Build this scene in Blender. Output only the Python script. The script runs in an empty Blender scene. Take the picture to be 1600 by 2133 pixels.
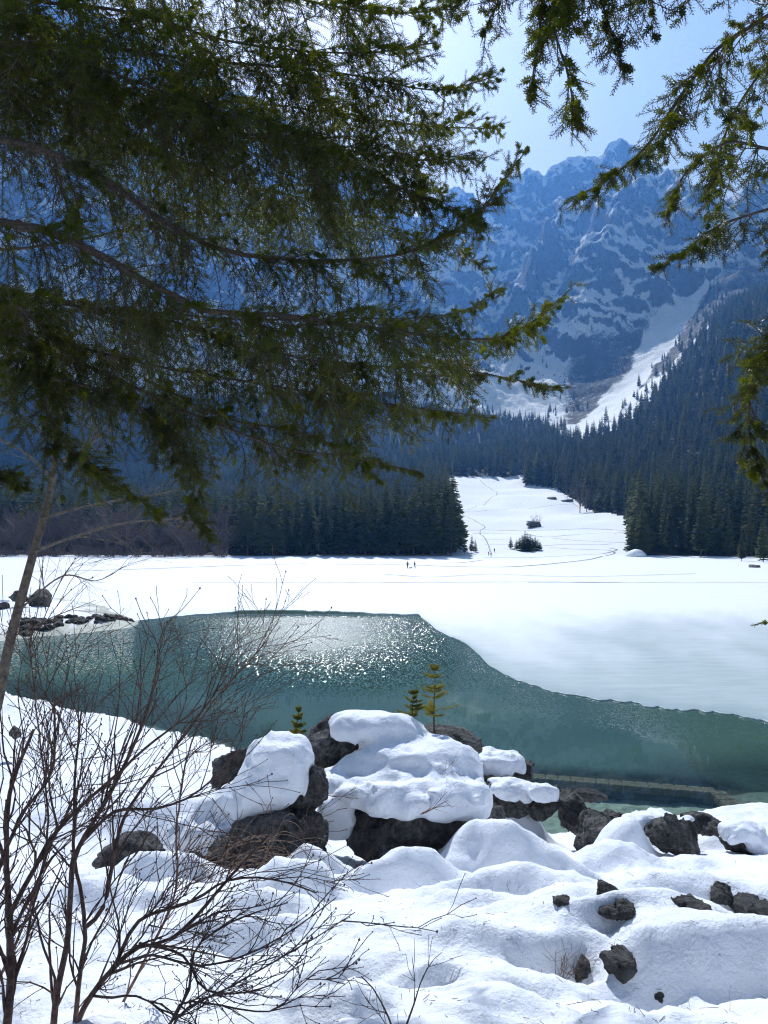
import bpy, math, random
import numpy as np

# ------------------------------------------------------------------ camera
F, CX, HZ, CAMZ = 1477.0, 800.0, 1122.0, 7.5      # focal length in photo pixels, horizon row, eye height over the lake
scene = bpy.context.scene
cam_d = bpy.data.cameras.new("camera")
cam_d.sensor_fit = 'VERTICAL'
cam_d.sensor_height = 34.64
cam_d.lens = F / 2133.0 * 34.64
cam_d.shift_y = 55.5 / 2133.0
cam_d.clip_start = 0.05
cam_d.clip_end = 30000
cam = bpy.data.objects.new("camera", cam_d)
scene.collection.objects.link(cam)
cam.location = (0, 0, CAMZ)
cam.rotation_euler = (math.radians(90), 0, 0)
scene.camera = cam

# ------------------------------------------------------------------ sky, sun, exposure
SUN_EL, SUN_AZ = math.radians(46), math.radians(-6)     # azimuth from +Y, negative = to the left
world = bpy.data.worlds.new("World")
scene.world = world
world.use_nodes = True
wn = world.node_tree.nodes
wl = world.node_tree.links
sky = wn.new('ShaderNodeTexSky')
sky.sky_type = 'NISHITA'
sky.sun_disc = False
sky.sun_elevation = SUN_EL
sky.sun_rotation = SUN_AZ
sky.altitude = 900
sky.air_density = 1.0
sky.dust_density = 1.3
sky.ozone_density = 1.6
wn['Background'].inputs['Strength'].default_value = 0.084
wl.new(sky.outputs[0], wn['Background'].inputs[0])

sun_d = bpy.data.lights.new("sun", 'SUN')
sun_d.energy = 5.0
sun_d.angle = math.radians(0.53)
sun_d.color = (0.60, 0.70, 1.0)
sun = bpy.data.objects.new("sun", sun_d)
scene.collection.objects.link(sun)
# light travels along -Z of the lamp: lamp +Z points to the sun
sun.rotation_euler = (math.radians(90) - SUN_EL, 0, math.radians(180) - SUN_AZ)
sun.location = (-30, 200, 180)

vs = scene.view_settings
vs.view_transform = 'Standard'
vs.look = 'None'
vs.gamma = 1
vs.exposure = 0.38
vs.use_curve_mapping = False
cy = scene.cycles
cy.use_denoising = True
try:
    cy.denoiser = 'OPENIMAGEDENOISE'
    cy.denoising_input_passes = 'RGB_ALBEDO_NORMAL'
    cy.denoising_prefilter = 'NONE'
except Exception:
    pass
cy.max_bounces = 6
cy.diffuse_bounces = 3
cy.glossy_bounces = 3
cy.transmission_bounces = 3
cy.transparent_max_bounces = 8
cy.volume_bounces = 0
cy.sample_clamp_indirect = 6
cy.sample_clamp_direct = 0
cy.caustics_reflective = False
cy.caustics_refractive = False
cy.use_light_tree = False
cy.filter_width = 1.15

# ------------------------------------------------------------------ helpers
rng = np.random.default_rng(11)
R0 = random.Random(5)
COL = scene.collection


def at(px, py, y):
    """photo pixel + distance in metres -> point of the place"""
    return np.array([(px - CX) / F * y, y, CAMZ - (py - HZ) / F * y])


def link(o, parent=None):
    COL.objects.link(o)
    if parent is not None:
        o.parent = parent
    return o


def tag(o, label=None, cat=None, group=None, kind=None):
    if label: o["label"] = label
    if cat: o["category"] = cat
    if group: o["group"] = group
    if kind: o["kind"] = kind
    return o


def empty(name, loc, label=None, cat=None, group=None, parent=None):
    o = bpy.data.objects.new(name, None)
    o.empty_display_size = 0.2
    o.location = tuple(float(c) for c in loc)
    link(o, parent)
    return tag(o, label, cat, group)


def np_mesh(name, V, faces, smooth=True, attrs=None, mats=None, fmat=None):
    """faces: list of int arrays (n,3) / (n,4)"""
    V = np.ascontiguousarray(V, np.float32)
    me = bpy.data.meshes.new(name)
    faces = [np.ascontiguousarray(f, np.int32) for f in faces if len(f)]
    nl = sum(f.size for f in faces)
    nf = sum(len(f) for f in faces)
    me.vertices.add(len(V))
    me.vertices.foreach_set("co", V.ravel())
    me.loops.add(nl)
    me.polygons.add(nf)
    me.loops.foreach_set("vertex_index", np.concatenate([f.ravel() for f in faces]))
    starts, k = [], 0
    for f in faces:
        starts.append(k + np.arange(len(f), dtype=np.int32) * f.shape[1])
        k += f.size
    me.polygons.foreach_set("loop_start", np.concatenate(starts).astype(np.int32))
    if smooth:
        me.polygons.foreach_set("use_smooth", np.ones(nf, bool))
    if fmat is not None:
        me.polygons.foreach_set("material_index", np.asarray(fmat, np.int32))
    for k, a in (attrs or {}).items():
        a = np.asarray(a, np.float32)
        at_ = me.attributes.new(k, 'FLOAT', 'POINT')
        at_.data.foreach_set("value", a)
    for m in (mats or []):
        me.materials.append(m)
    me.update(calc_edges=True)
    return me


def add_mesh(name, V, faces, mat, parent=None, loc=None, **kw):
    me = np_mesh(name, V, faces, mats=[mat] if not isinstance(mat, (list, tuple)) else mat, **kw)
    o = bpy.data.objects.new(name, me)
    if loc is not None:
        o.location = tuple(float(c) for c in loc)
    return link(o, parent)


def grid_faces(nr, nc):
    i = np.arange((nr - 1) * nc).reshape(nr - 1, nc)[:, :-1].ravel()
    return np.stack([i, i + 1, i + nc + 1, i + nc], 1)


def _hash(ix, iy, iz, seed):
    h = (ix.astype(np.uint32) * np.uint32(374761393) + iy.astype(np.uint32) * np.uint32(668265263)
         + iz.astype(np.uint32) * np.uint32(2147483647) + np.uint32((seed * 974711 + 12345) & 0xffffffff))
    h = (h ^ (h >> np.uint32(13))) * np.uint32(1274126177)
    h = (h ^ (h >> np.uint32(16))) * np.uint32(2246822519)
    return ((h ^ (h >> np.uint32(15))) & np.uint32(0xffffff)).astype(np.float32) / 16777215.0


def vnoise(x, y, z=None, seed=0):
    """value noise in -1..1"""
    x = np.asarray(x, np.float32); y = np.asarray(y, np.float32)
    z = np.zeros_like(x) if z is None else np.asarray(z, np.float32)
    x, y, z = np.broadcast_arrays(x, y, z)
    xi = np.floor(x).astype(np.int64); yi = np.floor(y).astype(np.int64); zi = np.floor(z).astype(np.int64)
    fx = x - xi; fy = y - yi; fz = z - zi
    fx = fx * fx * fx * (fx * (fx * 6 - 15) + 10); fy = fy * fy * fy * (fy * (fy * 6 - 15) + 10)
    fz = fz * fz * (3 - 2 * fz)
    flat = not np.any(fz)
    def pl(zz):
        a = _hash(xi, yi, zz, seed); b = _hash(xi + 1, yi, zz, seed)
        c = _hash(xi, yi + 1, zz, seed); d = _hash(xi + 1, yi + 1, zz, seed)
        return (a + (b - a) * fx) * (1 - fy) + (c + (d - c) * fx) * fy
    r = pl(zi)
    if not flat:
        r = r * (1 - fz) + pl(zi + 1) * fz
    return r * 2 - 1


def fbm(x, y, z=None, o=5, seed=0, gain=.5, ridged=False):
    s, a, t = 0, 1., 0.
    c, sn = math.cos(.6), math.sin(.6)
    for k in range(o):
        n = vnoise(x, y, z, seed + k * 17)
        s = s + a * ((1 - 2 * np.abs(n)) if ridged else n)
        t += a
        a *= gain
        x, y = (x * c - y * sn) * 2.03 + 3.1, (x * sn + y * c) * 2.03 - 1.7
        z = None if z is None else z * 2.03 + .7
    return s / t


def sstep(a, b, x):
    t = np.clip((x - a) / (b - a), 0, 1)
    return t * t * (3 - 2 * t)


def surface_nets(f, lo, hi, n):
    """polygonise f<0 on a box; n cells on the longest side"""
    lo = np.array(lo, float); hi = np.array(hi, float)
    h = (hi - lo).max() / n
    dims = np.ceil((hi - lo) / h).astype(int) + 1
    ax = [lo[k] + h * np.arange(dims[k]) for k in range(3)]
    X, Y, Z = np.meshgrid(*ax, indexing='ij')
    D = f(X.astype(np.float32), Y.astype(np.float32), Z.astype(np.float32)).astype(np.float32)
    D[0], D[-1] = np.maximum(D[0], h), np.maximum(D[-1], h)
    D[:, 0], D[:, -1] = np.maximum(D[:, 0], h), np.maximum(D[:, -1], h)
    D[:, :, 0], D[:, :, -1] = np.maximum(D[:, :, 0], h), np.maximum(D[:, :, -1], h)
    S = D < 0
    nx, ny, nz = dims
    cs = np.zeros((nx - 1, ny - 1, nz - 1), np.int8)
    for a in (0, 1):
        for b in (0, 1):
            for c in (0, 1):
                cs += S[a:nx - 1 + a, b:ny - 1 + b, c:nz - 1 + c]
    act = (cs > 0) & (cs < 8)
    idx = -np.ones(act.shape, np.int64)
    ci = np.argwhere(act)
    idx[act] = np.arange(len(ci))
    P = np.zeros((len(ci), 3)); W = np.zeros(len(ci))
    cor = [(a, b, c) for a in (0, 1) for b in (0, 1) for c in (0, 1)]
    for i, p in enumerate(cor):
        for q in cor[i + 1:]:
            if sum(abs(u - v) for u, v in zip(p, q)) != 1:
                continue
            d0 = D[ci[:, 0] + p[0], ci[:, 1] + p[1], ci[:, 2] + p[2]]
            d1 = D[ci[:, 0] + q[0], ci[:, 1] + q[1], ci[:, 2] + q[2]]
            m = (d0 < 0) != (d1 < 0)
            t = np.where(m, d0 / np.where(m, d0 - d1, 1), 0)[:, None]
            P += np.where(m[:, None], np.array(p) + t * (np.array(q) - np.array(p)), 0)
            W += m
    V = lo + h * (ci + P / W[:, None])
    Q = []
    for k in range(3):
        a = [slice(None)] * 3; b = [slice(None)] * 3
        a[k] = slice(0, -1); b[k] = slice(1, None)
        e = S[tuple(a)] != S[tuple(b)]
        o1, o2 = [(1, 2), (2, 0), (0, 1)][k]
        g = np.argwhere(e)
        g = g[(g[:, o1] > 0) & (g[:, o2] > 0) & (g[:, o1] < dims[o1] - 1) & (g[:, o2] < dims[o2] - 1)]
        inside = S[g[:, 0], g[:, 1], g[:, 2]]
        def cell(d1, d2):
            c = g.copy(); c[:, o1] += d1; c[:, o2] += d2
            return idx[c[:, 0], c[:, 1], c[:, 2]]
        q = np.stack([cell(-1, -1), cell(0, -1), cell(0, 0), cell(-1, 0)], 1)
        q[~inside] = q[~inside][:, ::-1]
        Q.append(q)
    return V, np.concatenate(Q)


def relax(V, Q, n=1, w=.5):
    for _ in range(n):
        s = np.zeros_like(V); c = np.zeros(len(V))
        for i in range(Q.shape[1]):
            for j in (1, -1):
                np.add.at(s, Q[:, i], V[Q[:, (i + j) % Q.shape[1]]]); np.add.at(c, Q[:, i], 1)
        V = V * (1 - w) + w * s / np.maximum(c, 1)[:, None]
    return V


def smin(a, b, k):
    h = np.clip(.5 + .5 * (b - a) / k, 0, 1)
    return b + (a - b) * h - k * h * (1 - h)


class Tubes:
    """collects tapered tubes into one mesh"""
    def __init__(s):
        s.V = []; s.Q = []; s.n = 0

    def tube(s, P, r, sides=5, cap=True):
        P = np.asarray(P, float); n = len(P)
        r = np.broadcast_to(np.asarray(r, float), (n,))
        T = np.gradient(P, axis=0)
        T /= np.linalg.norm(T, axis=1)[:, None] + 1e-9
        ref = np.array([0.31, 0.2, 0.93]) if abs(T[0, 2]) < .9 else np.array([.93, .31, .2])
        A = np.cross(T, ref); A /= np.linalg.norm(A, axis=1)[:, None] + 1e-9
        B = np.cross(T, A)
        th = np.arange(sides) * 2 * math.pi / sides
        ring = P[:, None] + r[:, None, None] * (np.cos(th)[None, :, None] * A[:, None] + np.sin(th)[None, :, None] * B[:, None])
        s.V.append(ring.reshape(-1, 3))
        i = np.arange(n - 1)[:, None] * sides + np.arange(sides)[None]
        j = np.arange(n - 1)[:, None] * sides + (np.arange(sides)[None] + 1) % sides
        s.Q.append(np.stack([i, j, j + sides, i + sides], 2).reshape(-1, 4) + s.n)
        s.n += n * sides

    def arrays(s):
        return np.concatenate(s.V), np.concatenate(s.Q)

    def build(s, name, mat, parent=None):
        V, Q = s.arrays()
        return add_mesh(name, V, [Q], mat, parent)


def spline(P, step):
    """Catmull-Rom resampling of a polyline"""
    P = np.asarray(P, float)
    Q = np.vstack([2 * P[0] - P[1], P, 2 * P[-1] - P[-2]])
    out = []
    for i in range(1, len(Q) - 2):
        n = max(2, int(np.linalg.norm(Q[i + 1] - Q[i]) / step))
        t = np.linspace(0, 1, n, endpoint=False)[:, None]
        a, b, c, d = Q[i - 1], Q[i], Q[i + 1], Q[i + 2]
        out.append(.5 * (2 * b + (c - a) * t + (2 * a - 5 * b + 4 * c - d) * t ** 2 + (3 * b - a - 3 * c + d) * t ** 3))
    out.append(P[-1:])
    return np.vstack(out)


def unit(v):
    return v / (np.linalg.norm(v) + 1e-9)


# ------------------------------------------------------------------ materials
def mat_new(name):
    m = bpy.data.materials.new(name)
    m.use_nodes = True
    nt = m.node_tree
    b = nt.nodes['Principled BSDF']
    return m, nt, b


def nd(nt, typ, **kw):
    n = nt.nodes.new(typ)
    for k, v in kw.items():
        if k.startswith('_'):
            setattr(n, k[1:], v)
        else:
            n.inputs[k.replace('__', ' ')].default_value = v
    return n


def ramp(nt, fac, stops, interp='LINEAR'):
    r = nt.nodes.new('ShaderNodeValToRGB')
    r.color_ramp.interpolation = interp
    el = r.color_ramp.elements
    el[0].position, el[1].position = stops[0][0], stops[-1][0]
    el[0].color = (*stops[0][1], 1); el[1].color = (*stops[-1][1], 1)
    for p, c in stops[1:-1]:
        e = el.new(p); e.color = (*c, 1)
    nt.links.new(fac, r.inputs[0])
    return r


def noise(nt, scale, detail=4, rough=.55, coord=None, dist=0.):
    n = nd(nt, 'ShaderNodeTexNoise', Scale=scale, Detail=detail, Roughness=rough, Distortion=dist)
    if coord is None:
        g = nt.nodes.new('ShaderNodeNewGeometry')
        coord = g.outputs['Position']
    nt.links.new(coord, n.inputs['Vector'])
    return n


def mixc(nt, fac, a, b):
    m = nt.nodes.new('ShaderNodeMix'); m.data_type = 'RGBA'
    for s, v in ((m.inputs[6], a), (m.inputs[7], b)):
        if isinstance(v, tuple): s.default_value = (*v, 1)
        else: nt.links.new(v, s)
    if isinstance(fac, float): m.inputs[0].default_value = fac
    else: nt.links.new(fac, m.inputs[0])
    return m.outputs[2]


def mth(nt, op, a, b=None, c=None):
    m = nt.nodes.new('ShaderNodeMath'); m.operation = op
    for i, v in enumerate((a, b, c)):
        if v is None: continue
        if isinstance(v, (int, float)): m.inputs[i].default_value = v
        else: nt.links.new(v, m.inputs[i])
    return m.outputs[0]


def attr(nt, name):
    a = nt.nodes.new('ShaderNodeAttribute'); a.attribute_name = name
    return a.outputs['Fac']


def bump(nt, b, h, dist, strength=1.):
    n = nd(nt, 'ShaderNodeBump', Strength=strength, Distance=dist)
    nt.links.new(h, n.inputs['Height'])
    nt.links.new(n.outputs[0], b.inputs['Normal'])
    return n


def mat_snow(name, grain=.006, base=(.86, .885, .92)):
    m, nt, b = mat_new(name)
    n1 = noise(nt, 55, 5, .65); n2 = noise(nt, 5.5, 4, .55)
    n0 = noise(nt, 16, 4, .6)
    h = mth(nt, 'ADD', mth(nt, 'MULTIPLY', n1.outputs[0], .22), mth(nt, 'ADD', n2.outputs[0], mth(nt, 'MULTIPLY', n0.outputs[0], .28)))
    bump(nt, b, h, grain * 6, 1.)
    d = noise(nt, 1.7, 5, .7)
    r = ramp(nt, d.outputs[0], [(.35, tuple(c * .95 for c in base)), (.6, base)])
    nt.links.new(r.outputs[0], b.inputs['Base Color'])
    b.inputs['Roughness'].default_value = .55
    b.inputs['Specular IOR Level'].default_value = .25
    return m, nt, b, r


M_snow = mat_snow("snow")[0]


def mat_bank():
    """snow of the near bank; stones and silt where the same sheet lies under the lake"""
    m, nt, b, r = mat_snow("bank_snow")
    under = attr(nt, "bed")
    st = noise(nt, 3.2, 6, .7)
    bed = ramp(nt, st.outputs[0], [(.3, (.14, .14, .10)), (.5, (.34, .37, .30)), (.7, (.48, .50, .42))])
    nt.links.new(mixc(nt, under, r.outputs[0], bed.outputs[0]), b.inputs['Base Color'])
    return m


def mat_rock(name, dark=(.024, .023, .023), light=(.33, .315, .30), scale=1.):
    m, nt, b = mat_new(name)
    tc = nt.nodes.new('ShaderNodeTexCoord').outputs['Object']
    n1 = noise(nt, 3.1 * scale, 9, .68, tc, .5)
    n2 = noise(nt, 13 * scale, 8, .75, tc)
    v = nd(nt, 'ShaderNodeTexVoronoi', Scale=5.5 * scale, _feature='DISTANCE_TO_EDGE')
    wp = nt.nodes.new('ShaderNodeMix'); wp.data_type = 'VECTOR'; wp.inputs[0].default_value = .16
    nt.links.new(tc, wp.inputs[4]); nt.links.new(n1.outputs[1], wp.inputs[5])
    nt.links.new(wp.outputs[1], v.inputs['Vector'])
    cr = ramp(nt, v.outputs['Distance'], [(0, (0, 0, 0)), (.045, (1, 1, 1))])
    c1 = ramp(nt, n1.outputs[0], [(.3, dark), (.55, tuple(.4 * l + .6 * d for l, d in zip(light, dark))), (.75, light)])
    c2 = ramp(nt, n2.outputs[0], [(.38, (.3, .3, .3)), (.6, (1.5, 1.48, 1.45))])
    mu = nt.nodes.new('ShaderNodeMix'); mu.data_type = 'RGBA'; mu.blend_type = 'MULTIPLY'; mu.inputs[0].default_value = 1.
    nt.links.new(c1.outputs[0], mu.inputs[6]); nt.links.new(c2.outputs[0], mu.inputs[7])
    col = mixc(nt, mth(nt, 'MULTIPLY', mth(nt, 'SUBTRACT', 1., cr.outputs[0]), .35), mu.outputs[2], dark)
    nt.links.new(col, b.inputs['Base Color'])
    h = mth(nt, 'ADD', mth(nt, 'ADD', n1.outputs[0], mth(nt, 'MULTIPLY', n2.outputs[0], .45)), mth(nt, 'MULTIPLY', cr.outputs[0], .12))
    bump(nt, b, h, .30 / scale, 1.)
    b.inputs['Roughness'].default_value = .75
    return m


M_rock = mat_rock("limestone")
M_rock_wet = mat_rock("wet_limestone", (.02, .019, .018), (.14, .13, .12))


def mat_bark(name, a, c, scale=18):
    m, nt, b = mat_new(name)
    n = noise(nt, scale, 6, .7)
    r = ramp(nt, n.outputs[0], [(.35, a), (.65, c)])
    nt.links.new(r.outputs[0], b.inputs['Base Color'])
    bump(nt, b, n.outputs[0], .01)
    b.inputs['Roughness'].default_value = .8
    return m


M_bark = mat_bark("spruce_bark", (.035, .026, .02), (.13, .10, .08), 60)
M_twig = mat_bark("spruce_twig_bark", (.05, .035, .026), (.14, .10, .075), 60)
M_shrub = mat_bark("shrub_bark", (.065, .030, .022), (.27, .15, .105), 30)
M_pale = mat_bark("pale_bark", (.035, .027, .021), (.15, .12, .09), 14)
M_dry = mat_bark("dry_twigs", (.10, .065, .045), (.24, .16, .11), 30)


def mat_leaf(name, ca, cb, trans=.45, scale=3., rough=.45, spec=.35, glow=3.0):
    """needles: reflective on one side, light shines through"""
    m, nt, b = mat_new(name)
    n = noise(nt, scale, 2, .5)
    oi = nt.nodes.new('ShaderNodeObjectInfo')
    f = mth(nt, 'ADD', mth(nt, 'MULTIPLY', n.outputs[0], .8), mth(nt, 'MULTIPLY', oi.outputs['Random'], .35))
    r = ramp(nt, f, [(.3, ca), (.75, cb)])
    nt.links.new(r.outputs[0], b.inputs['Base Color'])
    b.inputs['Roughness'].default_value = rough
    b.inputs['Specular IOR Level'].default_value = spec
    t = nt.nodes.new('ShaderNodeBsdfTranslucent')
    hs = nd(nt, 'ShaderNodeHueSaturation', Hue=.464, Saturation=1.15, Value=glow)
    nt.links.new(r.outputs[0], hs.inputs['Color'])
    nt.links.new(hs.outputs[0], t.inputs[0])
    mx = nt.nodes.new('ShaderNodeMixShader'); mx.inputs[0].default_value = trans
    out = nt.nodes['Material Output']
    nt.links.new(b.outputs[0], mx.inputs[1]); nt.links.new(t.outputs[0], mx.inputs[2])
    nt.links.new(mx.outputs[0], out.inputs[0])
    return m


M_needle = mat_leaf("spruce_needles", (.0035, .007, .0013), (.030, .042, .006), .52, 7., glow=6.5)
M_needle_young = mat_leaf("young_spruce_needles", (.05, .062, .013), (.12, .122, .024), .5)
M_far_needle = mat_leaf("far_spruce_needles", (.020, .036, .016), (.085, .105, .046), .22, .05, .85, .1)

# ================================================================== THE SETTING
def interp_tab(tab, x):
    tab = np.asarray(tab, float)
    return np.interp(x, tab[:, 0], tab[:, 1])


# ------------------------------------------------------------------ near bank and lake bed (one sheet)
TL = [(-8, -.2), (0, -1.15), (1.2, -1.5), (2.6, -1.85), (3.9, -2.36), (5.6, -2.98), (8.5, -3.95), (14, -5.5), (21.5, -6.98), (25, -7.2), (34, -7.22), (95, -7.2)]
TR = [(-8, -.2), (0, -1.15), (1.2, -1.5), (2.6, -1.85), (3.8, -2.28), (5.5, -2.92), (7, -3.48), (9, -4.22), (12, -5.38), (16.5, -6.72), (18, -7.05), (21, -7.2), (95, -7.2)]
SHORE = [(-900, 45), (-400, 40), (0, 33.5), (170, 29.5), (330, 27), (480, 24.6), (560, 21.5), (800, 19.5), (1000, 17.6), (1150, 16.2), (1250, 16.6), (1330, 17.6), (1400, 18.4), (1600, 18.9), (2000, 21), (3000, 26)]
# px, y, radius x, radius y, height, of snow mounds (+) and hollows (-)
MOUNDS = [
    (1015, 9.1, .55, .8, .50, .35), (1085, 8.7, .55, .6, .34, .3), (1150, 8.2, .40, .5, .22, .2), (960, 8.8, .4, .5, .2),
    (690, 8.1, .32, .35, .36, .2),
    (840, 7.35, .56, .55, .36, .42), (915, 7.6, .5, .5, .2, .1), (760, 6.9, .4, .3, .12, .1),
    (1075, 6.15, .62, .40, .22, .20), (1180, 6.0, .5, .3, .10), (960, 5.6, .4, .35, .10, .05),
    (600, 6.35, .42, .50, .28, .40), (520, 5.6, .4, .4, .12, .15),
    (1318, 11.5, .34, 1.0, .62), (1345, 12.8, .6, .7, .4), (1250, 9.6, .6, .6, .18, .2), (1310, 9.2, .4, .6, .22), (1400, 9.6, .8, .6, .18),
    (1265, 8.2, .22, .30, -.38), (1395, 11.1, .6, .5, -.30),
    (1120, 11.9, .5, .6, .2), (1060, 13.5, .6, .7, .75), (1500, 13, .9, .8, .3), (1560, 15.5, 1.3, 1.0, .12),
    (1530, 3.85, .75, .45, .28, .16), (1370, 4.5, .7, .5, .2, .08), (1300, 5.2, .9, .5, .14, .1), (1560, 5.4, .8, .5, .14, .1),
    (1370, 3.35, .13, .10, -.26), (1475, 3.2, .20, .26, -.16), (1200, 3.85, .24, .18, -.22), (1275, 4.05, .2, .12, -.1), (1130, 3.5, .4, .3, .08, .05),
    (895, 3.45, .20, .17, .10, .12), (960, 3.3, .24, .2, .08, .06), (700, 3.1, .35, .3, .14, .05), (770, 3.7, .5, .3, .12, .08), (640, 3.25, .16, .14, -.12), (1020, 4.2, .6, .4, .10, .06), (1090, 2.9, .3, .2, .07),
    (330, 7.3, .5, .45, .28, .1), (250, 6.2, .6, .5, .2, .1), (450, 5.0, .5, .4, .12, .1),
    (420, 11.0, 1.2, 1.4, .7), (330, 13.0, 1.6, 2.2, .45), (120, 12, 2.0, 2.5, .5),
]


SPIT = np.array([(-140, 40), (-60, 44), (-36, 47.5), (-29, 51), (-25.6, 55), (-22, 60), (-21.5, 62.5), (-24.5, 67), (-31, 78), (-48, 95), (-140, 100)], float)


def poly_sd(P, x, y):
    """signed distance to a polygon, negative inside"""
    d = np.full(x.shape, 1e9); ins = np.zeros(x.shape, bool)
    for i in range(len(P)):
        a, b = P[i], P[(i + 1) % len(P)]
        e = b - a
        t = np.clip(((x - a[0]) * e[0] + (y - a[1]) * e[1]) / (e @ e), 0, 1)
        d = np.minimum(d, np.hypot(x - a[0] - t * e[0], y - a[1] - t * e[1]))
        c = (a[1] > y) != (b[1] > y)
        with np.errstate(divide='ignore', invalid='ignore'):
            ins ^= c & (x < (b[0] - a[0]) * (y - a[1]) / (b[1] - a[1] + 1e-12) + a[0])
    return np.where(ins, -d, d)


BAS = np.array([at(1060, 0, 22.9)[:2], at(1497, 0, 21.5)[:2], at(1640, 0, 17.6)[:2], at(1640, 0, 15)[:2], at(1000, 0, 15)[:2]])


def bank_z(x, y):
    """height of the near bank over the lake (lake = 0)"""
    x = np.asarray(x, float); y = np.asarray(y, float)
    px = CX + F * x / np.maximum(y, 2.6)
    w = sstep(420, 820, px)
    zl, zr = interp_tab(TL, y), interp_tab(TR, y)
    z = CAMZ + zl * (1 - w) + zr * w
    wx = x + .26 * fbm(x / .9 + 2, y / .9, o=2, seed=91); wy = y + .26 * fbm(x / .9, y / .9 + 5, o=2, seed=92)
    for mo in MOUNDS:
        mx, my, rx, ry, h = mo[:5]
        cx = (mx - CX) / F * my
        dy = wy - my; lx = ((wx - cx) / rx) ** 2
        dn = np.where(dy < 0, dy / (ry * (.5 if h > 0 else 1)), dy / (ry * (1.4 if h > 0 else 1)))       # wind-cut, steeper on the near side
        z = z + h * np.exp(-(lx + dn ** 2) ** (1.2 if h > 0 else 1.6))
        if len(mo) > 5:                                                                                  # scour in front of the drift
            z = z - mo[5] * np.exp(-(lx * .8 + ((dy + .75 * ry) / (.45 * ry)) ** 2) ** 1.2)
    amp = sstep(-6, 3, y)
    z = z + amp * (.16 * fbm(x / 1.9, y / 1.9, o=3, seed=3) + .075 * fbm(x / .55 + 7, y / .55, o=3, seed=8))
    # trodden snow at the left
    tr = sstep(620, 420, px) * sstep(12, 8, y) + .25 * sstep(20, 8, y)
    z = z + tr * (.05 * fbm(x / .22, y / .22, o=3, seed=21) - .03)
    z = z + sstep(-2, 2, y) * (.016 * fbm(x / .17, y / .17, o=3, seed=31) + .042 * fbm(x / .36, y / .36, o=3, seed=32, ridged=True))
    ys = interp_tab(SHORE, px) + .5 * fbm(x / 2.3, y * 0 + .5, o=3, seed=4)
    out = y - ys
    zb = np.where(out < 0, 1e3, .16 - out * .8)
    zb = np.maximum(zb, np.maximum(-.75 - (y - ys) * .02, -1.1) - 1.6 * sstep(3.5, 9, out) - 1.2 * sstep(9, 30, out) + .18 * fbm(x / 1.1, y / 1.1, o=4, seed=12))
    edge = np.clip(-out / .55, 0, 1)
    z = np.where(out < 0, np.minimum(z, .16 + 2.2 * np.sqrt(edge) * .35 + np.maximum(-out - .55, 0) * .5), zb)
    basin = poly_sd(BAS, x, y)
    z = np.where((out > 0) & (basin < 0), np.maximum(z, np.maximum(.16 - out * .8, -.34 - .03 * out) + .07 * fbm(x / .7, y / .7, o=3, seed=13)), z)
    # the stony spit across the water at the left
    d = poly_sd(SPIT, x, y) + .8 * fbm(x / 3, y / 3, o=3, seed=40)
    zs = np.where(d < 0, np.minimum(.1 + .16 * -d, 1.2) + .35 * fbm(x / 2.2, y / 2.2, o=4, seed=41), .1 - .3 * d)
    z = np.where(y > 38, np.maximum(z, np.maximum(zs, -4)), z)
    return z



def ground_hit(px, py):
    """distance at which the sight line through a photo pixel meets the near bank"""
    ys = np.linspace(1.5, 40, 3000)
    zz = bank_z((px - CX) / F * ys, ys)
    k = np.argmax(zz >= CAMZ - (py - HZ) / F * ys)
    return float(ys[k])


# the loose stones of the near snow: column, row, size in photo pixels; each lies in its melt hollow
STONES = [
    (1262, 1846, 46, 26, "black rock in the shadowed hollow below the snow saddle"),
    (1270, 1896, 52, 26, "small cluster of jagged rocks in open snow, flatter half"),
    (1303, 1892, 44, 36, "small cluster of jagged rocks in open snow, pointed half"),
    (1166, 1874, 44, 22, "small dark stone at the foot of the shaded snow drift"),
    (1440, 1879, 74, 22, "flat dark stone level with the snow, frame side cluster"),
    (1500, 1856, 58, 42, "knobbly rounded rock above the flat dark stone"),
    (1555, 1878, 92, 42, "elongated rough rock running to the frame edge"),
    (1590, 1894, 60, 20, "low rock under the elongated one at the frame edge"),
    (1284, 2000, 74, 54, "brown rock with dry grass on top in a snow hole"),
    (1368, 2076, 34, 22, "tiny black rock at the bottom of a snow pit"),
    (1215, 2012, 40, 46, "mossy stone under the small bare bush")]
STONE_Y = [ground_hit(q[0], q[1] + q[3] * .40) for q in STONES]
for q, y_ in zip(STONES, STONE_Y):
    rr_ = q[2] * .5 * y_ / F
    MOUNDS.append((q[0], y_ + rr_ * .3, rr_ * 1.75, rr_ * 1.6, -.55 * min(q[3] * y_ / F, .16)))

cols = np.concatenate([np.arange(-1500, 0, 40), np.arange(0, 480, 7), np.arange(480, 1180, 3.8), np.arange(1180, 1640, 6), np.arange(1640, 3000, 40)])
rows = np.concatenate([np.arange(-7, 1.2, .3), np.arange(1.2, 5, .034), np.arange(5, 10, .055), np.arange(10, 22, .10), np.arange(22, 40, .26), np.arange(40, 97, .6)])
GU, GY = np.meshgrid((cols - CX) / F, rows)
GX = GU * (GY + 9)
GZ = bank_z(GX, GY)
bed = sstep(.10, .02, GZ + .04 * fbm(GX / .4, GY / .4, o=3, seed=77))
spitmask = sstep(38, 42, GY) * sstep(.75, .35, GZ + .5 * fbm(GX / .9, GY / .9, o=3, seed=78))
o = add_mesh("snow_ground", np.stack([GX, GY, GZ], -1).reshape(-1, 3), [grid_faces(*GX.shape)], mat_bank(),
             attrs={"bed": np.maximum(bed, spitmask).ravel()})
tag(o, "snow covered bank sloping down to the lake", kind="structure")

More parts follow.
